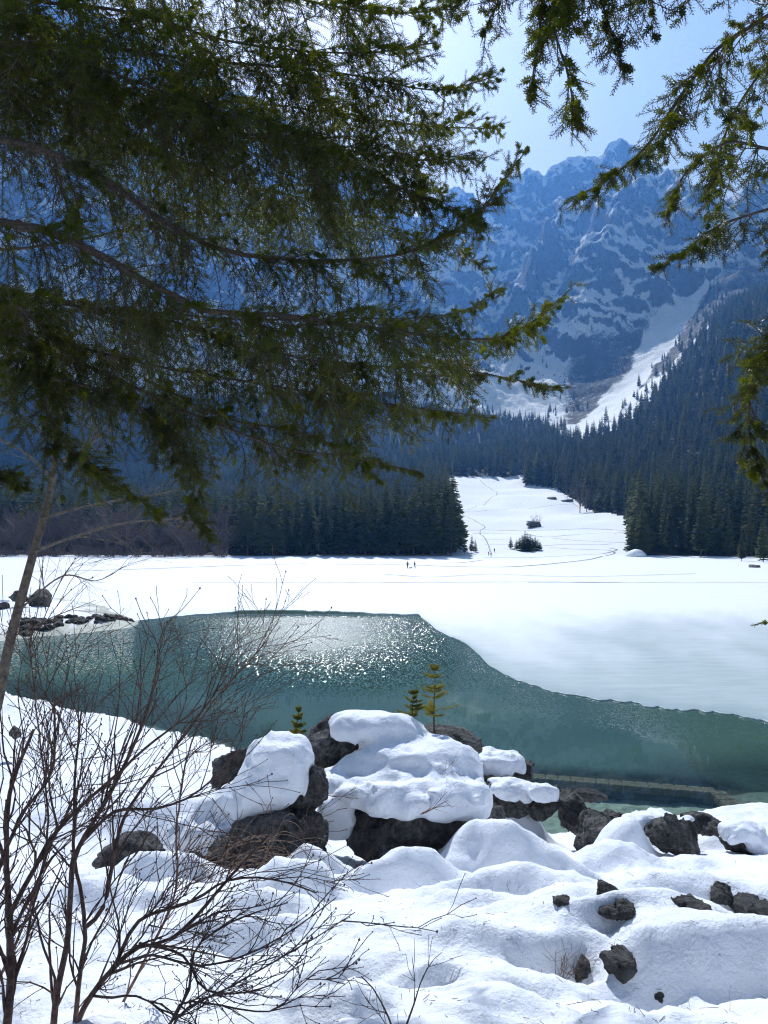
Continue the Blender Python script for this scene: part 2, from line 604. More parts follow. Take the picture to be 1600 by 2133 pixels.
# ------------------------------------------------------------------ lake ice: a snowy sheet from the open water to the far shore
EDGE = [(-900, 70), (-200, 68), (100, 66), (270, 64.5), (400, 69.5), (480, 72.5), (500, 74.5), (600, 74), (700, 72.8), (800, 71), (872, 70.2),
        (882, 66), (905, 59), (940, 53.5), (975, 49.5), (1000, 45.5), (1020, 41.8), (1045, 40), (1085, 37.4), (1150, 34.8), (1250, 32.5), (1400, 30.9), (1600, 28.9), (1800, 27), (2300, 24), (3400, 20)]
ic = np.concatenate([np.arange(-900, 0, 20), np.arange(0, 1700, 4), np.arange(1700, 3400, 20)])
ye = interp_tab(EDGE, ic)
ye = ye + .016 * ye * fbm(ic / 46, ic * 0 + 8, o=3, seed=19) * sstep(860, 960, ic) + .012 * ye * fbm(ic / 14, ic * 0, o=4, seed=9) + .01 * ye * fbm(ic / 120, ic * 0 + 3, o=2, seed=10)
tt = np.concatenate([[0, 0, .0004, .0012], np.linspace(.003, .06, 10), np.linspace(.07, 1, 40)])
IY = ye[None] * (330 / ye[None]) ** tt[:, None]
IX = (ic[None] - CX) / F * IY
off = IY - ye[None]
IZ = np.full_like(IX, .05) + .012 * np.minimum(off, 1) + np.minimum(off / 20, 1) * (.03 * fbm(IX / 3, IY / 5, o=4, seed=14))
IZ[0] = -.06
IZ[1] = .018
slush = np.exp(-off / (6 + 9 * sstep(800, 1500, ic)[None])) * (.25 + .75 * sstep(840, 1000, ic)[None]) + .55 * sstep(900, 1250, ic)[None] * sstep(78, 56, IY)
slush = np.clip(slush + .35 * fbm(IX / 2.5, IY / 9, o=4, seed=15) * sstep(0, .2, slush), 0, 1)


def mat_ice():
    m, nt, b = mat_new("ice_snow")
    g = nt.nodes.new('ShaderNodeNewGeometry').outputs['Position']
    mp = nd(nt, 'ShaderNodeMapping'); mp.inputs['Scale'].default_value = (.35, 1.6, 1)
    nt.links.new(g, mp.inputs['Vector'])
    n = noise(nt, .9, 6, .65, mp.outputs[0]); n2 = noise(nt, 6, 6, .7)
    sl = attr(nt, "slush")
    f = mth(nt, 'MULTIPLY', sl, mth(nt, 'ADD', .35, n.outputs[0]))
    base = ramp(nt, n.outputs[0], [(.3, (.80, .835, .86)), (.5, (.87, .89, .91)), (.7, (.90, .91, .92))])
    c = mixc(nt, f, base.outputs[0], (.44, .525, .505))
    nt.links.new(mixc(nt, mth(nt, 'MULTIPLY', attr(nt, 'thin'), .75), c, (.27, .36, .37)), b.inputs['Base Color'])
    rr = mth(nt, 'MULTIPLY_ADD', sl, -.22, .6)
    nt.links.new(rr, b.inputs['Roughness'])
    b.inputs['Specular IOR Level'].default_value = .25
    h = mth(nt, 'ADD', n.outputs[0], mth(nt, 'MULTIPLY', n2.outputs[0], .25))
    bump(nt, b, h, .12, .45)
    return m


o = add_mesh("lake_ice", np.stack([IX, IY, IZ], -1).reshape(-1, 3), [grid_faces(*IX.shape)], mat_ice(), attrs={"slush": slush.ravel(), "thin": (np.exp(-off / (.5 + 1.1 * (1 + fbm(IX / 1.2, IY / 1.2, o=3, seed=16)))) * sstep(840, 900, ic)[None]).ravel()})
tag(o, "snow covered ice sheet over the lake", kind="structure")

# ------------------------------------------------------------------ open water: closed body with clear green absorption
wc = np.concatenate([np.arange(-2200, 0, 120), np.arange(0, 1640, 16), np.arange(1640, 3400, 120)])
wy = np.concatenate([np.arange(12, 30, .3), np.arange(30, 84, .9)])
WU, WY = np.meshgrid((wc - CX) / F, wy)
WX = WU * WY
PXw = CX + F * WX / WY; PYw = HZ + F * CAMZ / WY
# wind ripples: everything beyond about 35 m at the left, a band along the ice edge at the right; still water by the far edge
edge_row = interp_tab([(p, HZ + F * CAMZ / y) for p, y in EDGE], PXw)
row_n = PYw + 14 * fbm(WX / 5, WY / 6, o=3, seed=51)
rip = (.30 * sstep(1455, 1425, row_n) + .70 * sstep(1425, 1330, row_n)) * sstep(1040, 900, PXw + 30 * fbm(WX / 4, WY / 4, o=2, seed=53))
rip = rip * (.45 + .85 * np.exp(-((PXw - 655) / 210) ** 2))
band = sstep(80, 20, PYw - edge_row + 22 * fbm(WX / 3, WY / 4, o=3, seed=52)) * sstep(860, 960, PXw)
rip = np.maximum(rip, band * .13)
rip = rip * sstep(1276, 1290, PYw + 8 * sstep(500, 250, PXw))
deep = 1 - np.exp(-np.maximum(-bank_z(WX, WY) - .35, 0) / 1.1)
bsd = poly_sd(BAS, WX, WY)
deep = np.where(WY > 38, np.maximum(deep, .93), deep)
deep = np.where(bsd < .1, .10, deep * sstep(0, 1.2, bsd) + .1 * (1 - sstep(0, 1.2, bsd)))
nW = WX.size
Wt = np.stack([WX, WY, np.zeros_like(WX)], -1).reshape(-1, 3)
Wb = Wt.copy(); Wb[:, 2] = -6
nr_, nc_ = WX.shape
fq = grid_faces(nr_, nc_)
border = np.concatenate([np.arange(nc_), np.arange(1, nr_) * nc_ + nc_ - 1, np.arange(nc_ - 2, -1, -1) + (nr_ - 1) * nc_, np.arange(nr_ - 2, 0, -1) * nc_])
bs = np.stack([border, np.roll(border, -1), np.roll(border, -1) + nW, border + nW], 1)[:, ::-1]


def mat_water():
    m, nt, b = mat_new("lake_water")
    out = nt.nodes['Material Output']
    nt.nodes.remove(b)
    r = attr(nt, "ripple")
    g = nt.nodes.new('ShaderNodeNewGeometry').outputs['Position']
    # facet slopes straight from noise (a bump node would average the wavelets out at this distance)
    mpw = nd(nt, 'ShaderNodeMapping'); mpw.inputs['Scale'].default_value = (11.0, 3.4, 1)
    nt.links.new(g, mpw.inputs['Vector'])
    n1 = noise(nt, 1.0, 1, .6, mpw.outputs[0]); n2 = noise(nt, .8, 2, .5, g)
    def slope(n, k):
        v = nt.nodes.new('ShaderNodeVectorMath'); v.operation = 'SUBTRACT'
        nt.links.new(n.outputs[1], v.inputs[0]); v.inputs[1].default_value = (.5, .5, .5)
        s_ = nt.nodes.new('ShaderNodeVectorMath'); s_.operation = 'SCALE'
        nt.links.new(v.outputs[0], s_.inputs[0])
        if isinstance(k, float): s_.inputs['Scale'].default_value = k
        else: nt.links.new(k, s_.inputs['Scale'])
        return s_.outputs[0]
    def vadd(a, c):
        v = nt.nodes.new('ShaderNodeVectorMath'); v.operation = 'ADD'
        nt.links.new(a, v.inputs[0])
        if isinstance(c, tuple): v.inputs[1].default_value = c
        else: nt.links.new(c, v.inputs[1])
        return v.outputs[0]
    sl = vadd(slope(n1, mth(nt, 'MULTIPLY_ADD', r, 3.1, .005)), slope(n2, .006))
    ml = nt.nodes.new('ShaderNodeVectorMath'); ml.operation = 'MULTIPLY'
    nt.links.new(sl, ml.inputs[0]); ml.inputs[1].default_value = (.62, 1, 0)
    bp = nt.nodes.new('ShaderNodeVectorMath'); bp.operation = 'NORMALIZE'
    nt.links.new(vadd(ml.outputs[0], (0., 0., 1.)), bp.inputs[0])
    gl = nd(nt, 'ShaderNodeBsdfGlossy', Roughness=.05)
    nt.links.new(mth(nt, 'MULTIPLY_ADD', mth(nt, 'MULTIPLY', r, r), .19, .03), gl.inputs['Roughness'])
    nt.links.new(bp.outputs[0], gl.inputs['Normal'])
    tr = nd(nt, 'ShaderNodeBsdfTransparent')
    tr.inputs[0].default_value = (.80, .93, .90, 1)
    # glacial silt in the water: the deeper, the less of the bed shows
    g2 = noise(nt, .09, 3, .5, g)
    body = nt.nodes.new('ShaderNodeBsdfDiffuse')
    nt.links.new(ramp(nt, g2.outputs[0], [(.35, (.052, .115, .104)), (.65, (.080, .152, .106))]).outputs[0], body.inputs[0])
    mb = nt.nodes.new('ShaderNodeMixShader')
    nt.links.new(attr(nt, "deep"), mb.inputs[0]); nt.links.new(tr.outputs[0], mb.inputs[1]); nt.links.new(body.outputs[0], mb.inputs[2])
    fr = nd(nt, 'ShaderNodeFresnel', IOR=1.333)
    nt.links.new(bp.outputs[0], fr.inputs['Normal'])
    mx = nt.nodes.new('ShaderNodeMixShader')
    nt.links.new(fr.outputs[0], mx.inputs[0]); nt.links.new(mb.outputs[0], mx.inputs[1]); nt.links.new(gl.outputs[0], mx.inputs[2])
    nt.links.new(mx.outputs[0], out.inputs['Surface'])
    return m


o = add_mesh("lake_water", Wt, [fq], mat_water(),
             attrs={"ripple": rip.ravel(), "deep": deep.ravel()})
tag(o, "open green lake water", kind="structure")

# ------------------------------------------------------------------ far land: valley floor, wooded slopes and the mountains in one sheet
DY = [240, 300, 420, 600, 800, 1000, 1150, 1300, 1500, 1700, 2000]
PROF = {  # photo column: rows of the bare ground at those distances
    -600: [1170, 1146, 1110, 1060, 1000, 920, 850, 770, 620, 430, 120],
    0:    [1170, 1151, 1125, 1090, 1040, 975, 915, 850, 720, 550, 200],
    300:  [1170, 1153, 1130, 1095, 1048, 985, 930, 870, 770, 620, 320],
    600:  [1170, 1154, 1130, 1092, 1045, 985, 940, 885, 790, 660, 440],
    800:  [1170, 1154, 1126, 1080, 1020, 970, 930, 880, 800, 700, 520],
    930:  [1170, 1153, 1108, 1046, 992, 955, 925, 885, 815, 725, 560],
    1090: [1170, 1153, 1108, 1046, 994, 945, 910, 875, 810, 720, 540],
    1200: [1170, 1153, 1108, 1044, 980, 925, 890, 855, 790, 690, 505],
    1300: [1170, 1153, 1104, 1030, 945, 880, 840, 805, 745, 655, 470],
    1400: [1170, 1154, 1098, 1005, 895, 800, 762, 735, 695, 630, 480],
    1500: [1170, 1155, 1090, 970, 830, 695, 655, 640, 618, 580, 490],
    1600: [1170, 1156, 1080, 935, 770, 630, 600, 620, 590, 540, 480],
    2100: [1170, 1150, 1040, 830, 600, 430, 380, 380, 370, 350, 330],
}
RIDGE = [(-600, -150), (0, -30), (100, -20), (200, 20), (300, 75), (400, 130), (480, 180), (600, 250), (700, 300), (800, 380), (870, 452), (905, 420), (925, 405), (945, 388), (958, 384), (972, 398), (985, 400),
         (1003, 420), (1030, 395), (1060, 372), (1085, 358), (1100, 348), (1115, 354), (1131, 366), (1150, 345), (1172, 338), (1182, 326), (1196, 331), (1215, 322), (1245, 320), (1262, 312), (1272, 296), (1290, 285), (1308, 296),
         (1340, 318), (1365, 340), (1392, 368), (1402, 400), (1416, 432), (1440, 470), (1465, 462), (1500, 446), (1550, 430), (1600, 416), (2100, 300)]
YR = 2250.
mc = np.concatenate([np.arange(-600, -20, 14), np.arange(-20, 860, 6), np.arange(860, 1640, 2.8), np.arange(1640, 2110, 14)])
my = np.concatenate([np.linspace(240, 1000, 80)[:-1], np.linspace(1000, 1500, 90)[:-1], np.linspace(1500, YR, 210)[:-1], np.linspace(YR, 3000, 40)])
pk = sorted(PROF)
tabpy = np.array([np.interp(mc, pk, [PROF[k][i] for k in pk]) for i in range(len(DY))])       # rows at DY for every column
ridge = np.interp(mc, *np.array(RIDGE).T)
yk = np.array(DY + [YR, 2600, 3000], float)
tabpy = np.vstack([tabpy, ridge[None], ridge[None] + 220, ridge[None] + 520])
TZ = CAMZ - (tabpy - HZ) / F * yk[:, None]


def far_base(cols_i, y):
    """smoothstep-free linear interpolation of heights along y"""
    k = np.clip(np.searchsorted(yk, y) - 1, 0, len(yk) - 2)
    t = (y - yk[k]) / (yk[k + 1] - yk[k])
    return TZ[k, cols_i] * (1 - t) + TZ[k + 1, cols_i] * t


MP, MY = np.meshgrid(mc, my)
MX = (MP - CX) / F * MY
ci_ = np.broadcast_to(np.arange(len(mc)), MP.shape)
MZ = far_base(ci_, MY)
up = sstep(1150, 1750, MY)
near_ridge = np.exp(-((MY - YR) / 60.) ** 2)
# buttresses and gullies running down the face, then crags
wpx = MX + 40 * fbm(MX / 170, MY / 170, o=3, seed=61)
spur = fbm(wpx / 330 - .35 * MY / 330, MY / 900, o=3, seed=60, ridged=True)
rib = fbm(wpx / 110 + .5 * MY / 110, MY / 260, o=4, seed=62, ridged=True, gain=.55)
crag = fbm(MX / 40, MY / 48, MZ / 60, o=4, seed=68, gain=.55)
fine = fbm(MX / 11, MY / 14, MZ / 22, o=3, seed=63)
crest = np.exp(-(np.minimum(MY - YR, 0) / 240.) ** 2) * (MY <= YR) + (MY > YR)
MZ = MZ + up * (1 - .93 * near_ridge) * (235 * (spur * (1 - .85 * crest) - .35 * crest * (1 - near_ridge)) * sstep(1200, 1900, MY) + 70 * (rib - .5 * crest) + 20 * crag + 6 * fine)
MZ = MZ + near_ridge * (17 * np.maximum(fbm(MX / 34, MY / 300, o=4, seed=67, ridged=True), 0) + 12 * crag - 8)
MZ = MZ + sstep(300, 500, MY) * (1 - up) * 5 * fbm(MX / 60, MY / 60, o=3, seed=64) + .25 * fbm(MX / 14, MY / 14, o=3, seed=65) * sstep(262, 290, MY)
# avalanche chutes of smooth snow

# where the wood stands (photo column, distance): everything off the clearing, below the rock
CLR = [(240, -900, 2500), (272, -900, 2500), (282, 480, 1312), (300, 955, 1318), (330, 952, 1316), (430, 945, 1312), (470, 942, 1300), (520, 940, 1245), (600, 936, 1192), (690, 932, 1150), (740, 931, 1096), (800, 930, 1092), (812, 1005, 1010), (815, 1005, 1005)]


def clearing(px, y):
    lo = np.interp(y, [c[0] for c in CLR], [c[1] for c in CLR]); hi = np.interp(y, [c[0] for c in CLR], [c[2] for c in CLR])
    return (px > lo) & (px < hi) & (y < 815)


def wooded(px, y):
    """0..1 density of the wood"""
    w = (~clearing(px, y)).astype(float) * (y > 276)
    top = np.interp(px, [-600, 0, 600, 900, 1120, 1180, 1260, 1330, 1420, 1500, 1600, 2100], [1380, 1380, 1380, 1400, 1260, 1010, 960, 960, 1060, 1150, 1220, 1300])
    return w * sstep(top + 40, top - 20, y)


forest = wooded(MP + 6 * fbm(MX / 20, MY / 20, o=2, seed=70), MY)
chl = np.interp(MY, [960, 1100, 1250, 1400, 1550], [1160, 1215, 1290, 1365, 1430]); chute = (.45 + .75 * np.clip(fbm((MP - chl) / 16, MY / 160, o=3, seed=72) + .3, 0, 1)) * sstep(74, 32, np.abs(MP - chl - 20 + 30 * fbm(MX / 30, MY / 90, o=3, seed=71))) * sstep(940, 1000, MY) * sstep(1560, 1480, MY)
M_far_z = MZ


def mat_mountain():
    m, nt, b = mat_new("mountain_rock_snow")
    g = nt.nodes.new('ShaderNodeNewGeometry')
    sx = nt.nodes.new('ShaderNodeSeparateXYZ'); nt.links.new(g.outputs['Normal'], sx.inputs[0])
    mpv = nd(nt, 'ShaderNodeMapping'); mpv.inputs['Scale'].default_value = (.030, .010, .012)
    nt.links.new(g.outputs['Position'], mpv.inputs['Vector'])
    n1 = noise(nt, 1., 8, .64, mpv.outputs[0], .3); n2 = noise(nt, .075, 8, .7); n3 = noise(nt, .5, 4, .7)
    s = mth(nt, 'ADD', sx.outputs['Z'], mth(nt, 'MULTIPLY', mth(nt, 'SUBTRACT', n1.outputs[0], .5), .62))
    s = mth(nt, 'ADD', s, mth(nt, 'MULTIPLY', mth(nt, 'SUBTRACT', n2.outputs[0], .5), .42))
    s = mth(nt, 'ADD', s, mth(nt, 'MULTIPLY', attr(nt, "chute"), .28))
    sn = ramp(nt, s, [(.47, (0, 0, 0)), (.52, (1, 1, 1))])
    rock = ramp(nt, n2.outputs[0], [(.3, (.05, .05, .052)), (.55, (.11, .108, .105)), (.75, (.2, .195, .19))])
    scrub = attr(nt, "scrub")
    scol = ramp(nt, n3.outputs[0], [(.4, (.04, .04, .038)), (.62, (.085, .08, .072))])
    c = mixc(nt, sn.outputs[0], rock.outputs[0], (.86, .885, .92))
    sf = ramp(nt, mth(nt, 'ADD', mth(nt, 'MULTIPLY', scrub, .62), mth(nt, 'SUBTRACT', mth(nt, 'ADD', mth(nt, 'MULTIPLY', n2.outputs[0], .5), mth(nt, 'MULTIPLY', n3.outputs[0], .5)), .5)), [(.40, (0, 0, 0)), (.52, (1, 1, 1))])
    c = mixc(nt, sf.outputs[0], c, scol.outputs[0])
    fo = attr(nt, "forest")
    ff = ramp(nt, mth(nt, 'ADD', mth(nt, 'MULTIPLY', fo, .8), mth(nt, 'MULTIPLY', mth(nt, 'SUBTRACT', n3.outputs[0], .5), .5)), [(.45, (0, 0, 0)), (.6, (1, 1, 1))])
    c = mixc(nt, ff.outputs[0], c, (.055, .045, .035))
    nt.links.new(c, b.inputs['Base Color'])
    b.inputs['Roughness'].default_value = .85
    b.inputs['Specular IOR Level'].default_value = .1
    h = mth(nt, 'ADD', mth(nt, 'MULTIPLY', n1.outputs[0], 3.), n2.outputs[0])
    bh = mth(nt, 'MULTIPLY', h, attr(nt, "up"))
    bump(nt, b, bh, 16., 1.)
    return m


scrub = sstep(1130, 1190, MY) * sstep(1650, 1450, MY) * (1 - chute) * sstep(1120, 1200, MP) * .9 + .55 * sstep(1250, 1350, MY) * sstep(1700, 1500, MY) * sstep(1150, 1100, MP)
o = add_mesh("mountain_terrain", np.stack([MX, MY, MZ], -1).reshape(-1, 3), [grid_faces(*MX.shape)], mat_mountain(),
             attrs={"forest": forest.ravel(), "chute": chute.ravel(), "scrub": np.clip(scrub, 0, 1).ravel(), "up": up.ravel()})
tag(o, "snowy valley floor rising into rocky blue mountains", kind="structure")


def far_z(px, y):
    """height of the far land at a photo column and a distance"""
    i = np.clip(np.searchsorted(my, y) - 1, 0, len(my) - 2); j = np.clip(np.searchsorted(mc, px) - 1, 0, len(mc) - 2)
    t = np.clip((y - my[i]) / (my[i + 1] - my[i]), 0, 1); s = np.clip((px - mc[j]) / (mc[j + 1] - mc[j]), 0, 1)
    return (MZ[i, j] * (1 - t) + MZ[i + 1, j] * t) * (1 - s) + (MZ[i, j + 1] * (1 - t) + MZ[i + 1, j + 1] * t) * s


def far_point(px, py):
    """where the ground of lake ice / valley floor is seen at a photo pixel (below row 990)"""
    ys = np.linspace(120, 815, 1400)
    zz = np.where(ys < 275, .1, np.maximum(far_z(np.full_like(ys, px), ys), .1))
    rows_ = HZ + F * (CAMZ - zz) / ys
    k = np.argmax(rows_ <= py)
    y = ys[k]
    return np.array([(px - CX) / F * y, y, zz[k]])

# ------------------------------------------------------------------ haze: the air of the valley
def box_mesh(lo, hi):
    V = np.array([(x, y, z) for z in (lo[2], hi[2]) for y in (lo[1], hi[1]) for x in (lo[0], hi[0])], float)
    Q = np.array([(0, 2, 3, 1), (4, 5, 7, 6), (0, 1, 5, 4), (2, 6, 7, 3), (0, 4, 6, 2), (1, 3, 7, 5)])
    return V, Q


mh, nt, b = mat_new("haze_air")
nt.nodes.remove(b)
pv = nt.nodes.new('ShaderNodeVolumePrincipled')
pv.inputs['Color'].default_value = (.13, .38, 1.0, 1)
pv.inputs['Absorption Color'].default_value = (1, 1, 1, 1)
pv.inputs['Density'].default_value = .00019
pv.inputs['Anisotropy'].default_value = .5
nt.links.new(pv.outputs[0], nt.nodes['Material Output'].inputs['Volume'])
V, Q = box_mesh((-3200, -60, -8), (3200, 3100, float(MZ.max()) + 40))
o = add_mesh("haze", V, [Q], mh, smooth=False)
tag(o, "thin blue haze in the valley air", kind="stuff")

# ================================================================== BOULDERS WITH SNOW CAPS
def rock_sdf(c, r, seed, rough=.16, cuts=20, tilt=0.):
    """craggy limestone block: rounded box hull cut by random planes"""
    rg = np.random.default_rng(seed)
    n = rg.normal(size=(cuts, 3)); n /= np.linalg.norm(n, axis=1)[:, None]
    dd = rg.uniform(.55, .95, cuts)
    s = min(r)
    ct, st = math.cos(tilt), math.sin(tilt)

    def f(X, Y, Z):
        x0, y, z0 = X - c[0], (Y - c[1]) / r[1], Z - c[2]
        x, z = (x0 * ct + z0 * st) / r[0], (-x0 * st + z0 * ct) / r[2]
        d = (np.abs(x) ** 4.2 + np.abs(y) ** 4.2 + np.abs(z) ** 4.2) ** (1 / 4.2) - 1
        for a, q in zip(n, dd):
            d = -smin(-d, -(x * a[0] + y * a[1] + z * a[2] - q), .025)
        u = s * 1.1
        d = d * s
        d = d - rough * s * .45 * fbm(X / u, Y / u, Z / u, o=2, seed=seed)
        d = d - rough * s * .66 * fbm(X / u * 2.2, Y / u * 2.2, Z / u * 1.8, o=4, seed=seed + 5, ridged=True, gain=.62)
        return d
    return f


def blob_sdf(blobs, k=.12, seed=0, rough=.085, sc=.42, pw=2.6, flat=0.):
    def f(X, Y, Z):
        d = None
        for (c, r) in blobs:
            q = (np.abs((X - c[0]) / r[0]) ** pw + np.abs((Y - c[1]) / r[1]) ** pw + np.abs((Z - c[2]) / r[2]) ** pw) ** (1 / pw)
            e = (q - 1) * min(r) * (.55 + .45 * np.minimum(q, 2))
            if flat: e = -smin(-e, -(c[2] - flat * r[2] + .10 * min(r[2], .3) * vnoise(X / .22, Y / .22, seed=seed) - Z), .035)
            d = e if d is None else smin(d, e, k)
        sc_ = min(1., max(min(b_[1]) for b_ in blobs) / .3)
        d = d + .035 * sc_ * np.maximum(fbm(X / .34 + 3, Y / .34, Z / .26, o=2, seed=seed + 7, ridged=True), 0)
        return d - rough * sc_ * fbm(X / sc, Y / sc, Z / sc, o=3, seed=seed) - .04 * sc_ * fbm(X / .14, Y / .14, Z / .14, o=3, seed=seed + 3)
    return f


def sdf_part(name, f, lo, hi, n, mat, parent, base, smooth_n=0):
    V, Q = surface_nets(f, lo, hi, n)
    if smooth_n:
        V = relax(V, Q, smooth_n)
    return add_mesh(name, V - np.asarray(base), [Q], mat, parent)


def boulder(px, py, w, h, y, seed, label, depth=1.0, caps=(), group=None, mat=None, rough=.30, tilt=0., n=44, lumps=(), name="boulder", k=.10):
    """w, h: size in photo pixels at distance y; caps: (px, py, w, h, y, depth) snow blobs; lumps: further rock blocks grown together"""
    mat = mat or M_rock
    c = at(px, py, y); s = y / F
    base = np.array([c[0], c[1], c[2] - h * s * .5])
    if caps or lumps:
        root = empty(name, base, label, "boulder", group)
    first = None
    for i, (qx, qy, qw, qh, qy_, qd, sd, tl) in enumerate([(px, py, w, h, y, depth, seed, tilt)] + list(lumps)):
        cc = at(qx, qy, qy_); ss = qy_ / F
        r = np.array([qw * ss * .5, qw * ss * .5 * qd, qh * ss * .5])
        m = r.max() * 1.35 + .03
        V, Q = surface_nets(rock_sdf(cc, r, sd, rough, tilt=tl), cc - np.maximum(r * 1.45, r.max() * .4) - .03, cc + np.maximum(r * 1.45, r.max() * .4) + .03, n)
        if caps or lumps:
            add_mesh("rock", V - base, [Q], mat, root)
        else:
            root = add_mesh(name, V - base, [Q], mat, None, loc=base)
            tag(root, label, "boulder", group)
    for cl in caps:
        cl = cl if isinstance(cl, list) else [cl]
        bl = []
        for (qx, qy, qw, qh, qy_, qd) in cl:
            cc = at(qx, qy, qy_); ss = qy_ / F
            bl.append((cc, np.array([qw * ss * .5, qw * ss * .5 * qd, qh * ss * .5])))
        lo = np.min([b_[0] - b_[1] for b_ in bl], 0) - .12; hi = np.max([b_[0] + b_[1] for b_ in bl], 0) + .12
        sdf_part("snow_cap", blob_sdf(bl, k, seed + 90, flat=.45), lo, hi, 54, M_snow, root, base, 1)
    return root


# the big outcrop in the middle
boulder(862, 1735, 330, 190, 10.3, 201, "largest black boulder under a thick snow mantle, two saplings on top", depth=.95, n=60, k=.17, rough=.22,
        lumps=[(690, 1565, 190, 160, 11.6, .9, 202, .2), (935, 1548, 150, 100, 11.7, .8, 203, 0.), (1008, 1702, 80, 90, 10.2, .9, 204, .3), (830, 1620, 330, 190, 11.3, .7, 205, .1), (745, 1700, 90, 120, 10.6, .8, 206, 0.)],
        caps=[[(835, 1640, 340, 84, 10.35, .75), (905, 1668, 190, 80, 10.0, .62), (960, 1662, 105, 70, 9.98, .7), (745, 1640, 140, 66, 10.5, .6), (860, 1590, 250, 100, 10.75, .75), (925, 1578, 110, 70, 10.7, .8), (815, 1548, 120, 90, 11.1, .9), (765, 1515, 150, 60, 11.05, .75), (730, 1516, 90, 58, 11.0, .8), (840, 1530, 70, 60, 11.3, .8)],
              [(705, 1715, 84, 130, 10.0, .6), (690, 1665, 60, 80, 10.1, .7)]])
# its left neighbour
boulder(560, 1775, 250, 190, 9.0, 211, "rugged boulder with a tall rounded snow pillow, behind reddish twigs", depth=.8, n=56, k=.18,
        lumps=[(647, 1648, 76, 105, 9.3, .9, 212, .2), (478, 1605, 90, 110, 10.0, .8, 213, -.7), (640, 1735, 90, 130, 9.2, .7, 214, 0.), (570, 1660, 150, 160, 9.6, .7, 215, .1), (440, 1790, 160, 130, 9.3, .7, 216, 0.)],
        caps=[[(585, 1605, 132, 130, 9.35, .85), (600, 1580, 100, 88, 9.5, .8), (560, 1575, 90, 78, 9.6, .8), (530, 1650, 120, 110, 9.35, .9), (480, 1690, 130, 100, 9.4, 1.), (430, 1740, 150, 90, 9.3, 1.), (590, 1655, 90, 90, 9.1, .6)]])
boulder(285, 1785, 150, 100, 8.3, 221, "low dark boulder half buried in snow behind the bare shrub stems", depth=.8, caps=[(300, 1830, 110, 44, 8.1, .7)])
boulder(32, 1524, 26, 26, 22.5, 222, "small lone rock sticking out of the flat snow bank", rough=.2, n=26)
# the flat snow block by the water
boulder(1045, 1605, 120, 90, 14.5, 231, "dark shore boulder carrying a flat layered snow slab", depth=.9,
        lumps=[(985, 1640, 70, 90, 13.8, .9, 232, .1)],
        caps=[[(1030, 1592, 108, 56, 14.3, .8), (1060, 1590, 76, 56, 14.3, .9), (1000, 1594, 80, 56, 14.3, .8)]], k=.06)
boulder(1075, 1668, 130, 66, 13.6, 241, "low boulder with a smooth domed snow cap beside the layered slab", depth=.8,
        lumps=[(1035, 1655, 70, 60, 13.6, .8, 242, 0.)], caps=[[(1060, 1645, 92, 48, 13.5, .75), (1090, 1650, 74, 40, 13.5, .8)]])
boulder(1135, 1682, 62, 62, 13.2, 243, "small boulder with a cubic snow cap beside bare wet rock", depth=.8,
        lumps=[(1154, 1660, 24, 70, 13.3, .8, 244, 0.)], caps=[[(1128, 1652, 64, 44, 13.1, .8), (1140, 1656, 40, 44, 13.0, .7)]])
boulder(1192, 1690, 78, 92, 13.4, 251, "bare upright boulder at the water's edge, snow free", depth=.9, mat=M_rock, lumps=[(1232, 1705, 44, 40, 13.3, .9, 252, 0.)])
boulder(1230, 1657, 90, 30, 15.2, 253, "flat bare rock jutting over the clear basin water", depth=.5, mat=M_rock_wet, rough=.2)
boulder(1245, 1742, 112, 100, 12.6, 261, "grey bare boulder left of the snow saddle", depth=.9, lumps=[(1280, 1708, 54, 36, 12.9, .9, 262, 0.)])
boulder(1395, 1742, 96, 92, 11.6, 271, "dark domed boulder in a snow hollow casting a shadow", depth=.8, n=50, lumps=[(1436, 1745, 40, 84, 11.8, .8, 272, 0.)],
        caps=[[(1355, 1704, 90, 22, 12.0, .8), (1395, 1699, 80, 18, 12.1, .8), (1312, 1722, 54, 50, 11.9, .9)]])
boulder(1470, 1720, 88, 44, 12.6, 281, "grey bare boulder between the domed one and the snow block", depth=.9, lumps=[(1428, 1698, 24, 12, 12.8, .9, 282, 0.)])
boulder(1535, 1750, 84, 70, 11.6, 283, "long black boulder under a broken snow block near the frame edge", depth=.8, tilt=-.45,
        caps=[[(1550, 1738, 84, 52, 11.45, .7), (1575, 1760, 50, 44, 11.4, .8), (1525, 1727, 44, 28, 11.6, .8)]])
for i, ((px, py, w, h, lab), y) in enumerate(zip(STONES, STONE_Y)):
    boulder(px, py + h * .16, w * 1.0, h * 1.12, y + w * .2 * y / F, 300 + i, lab, depth=.9, rough=.42, n=30)

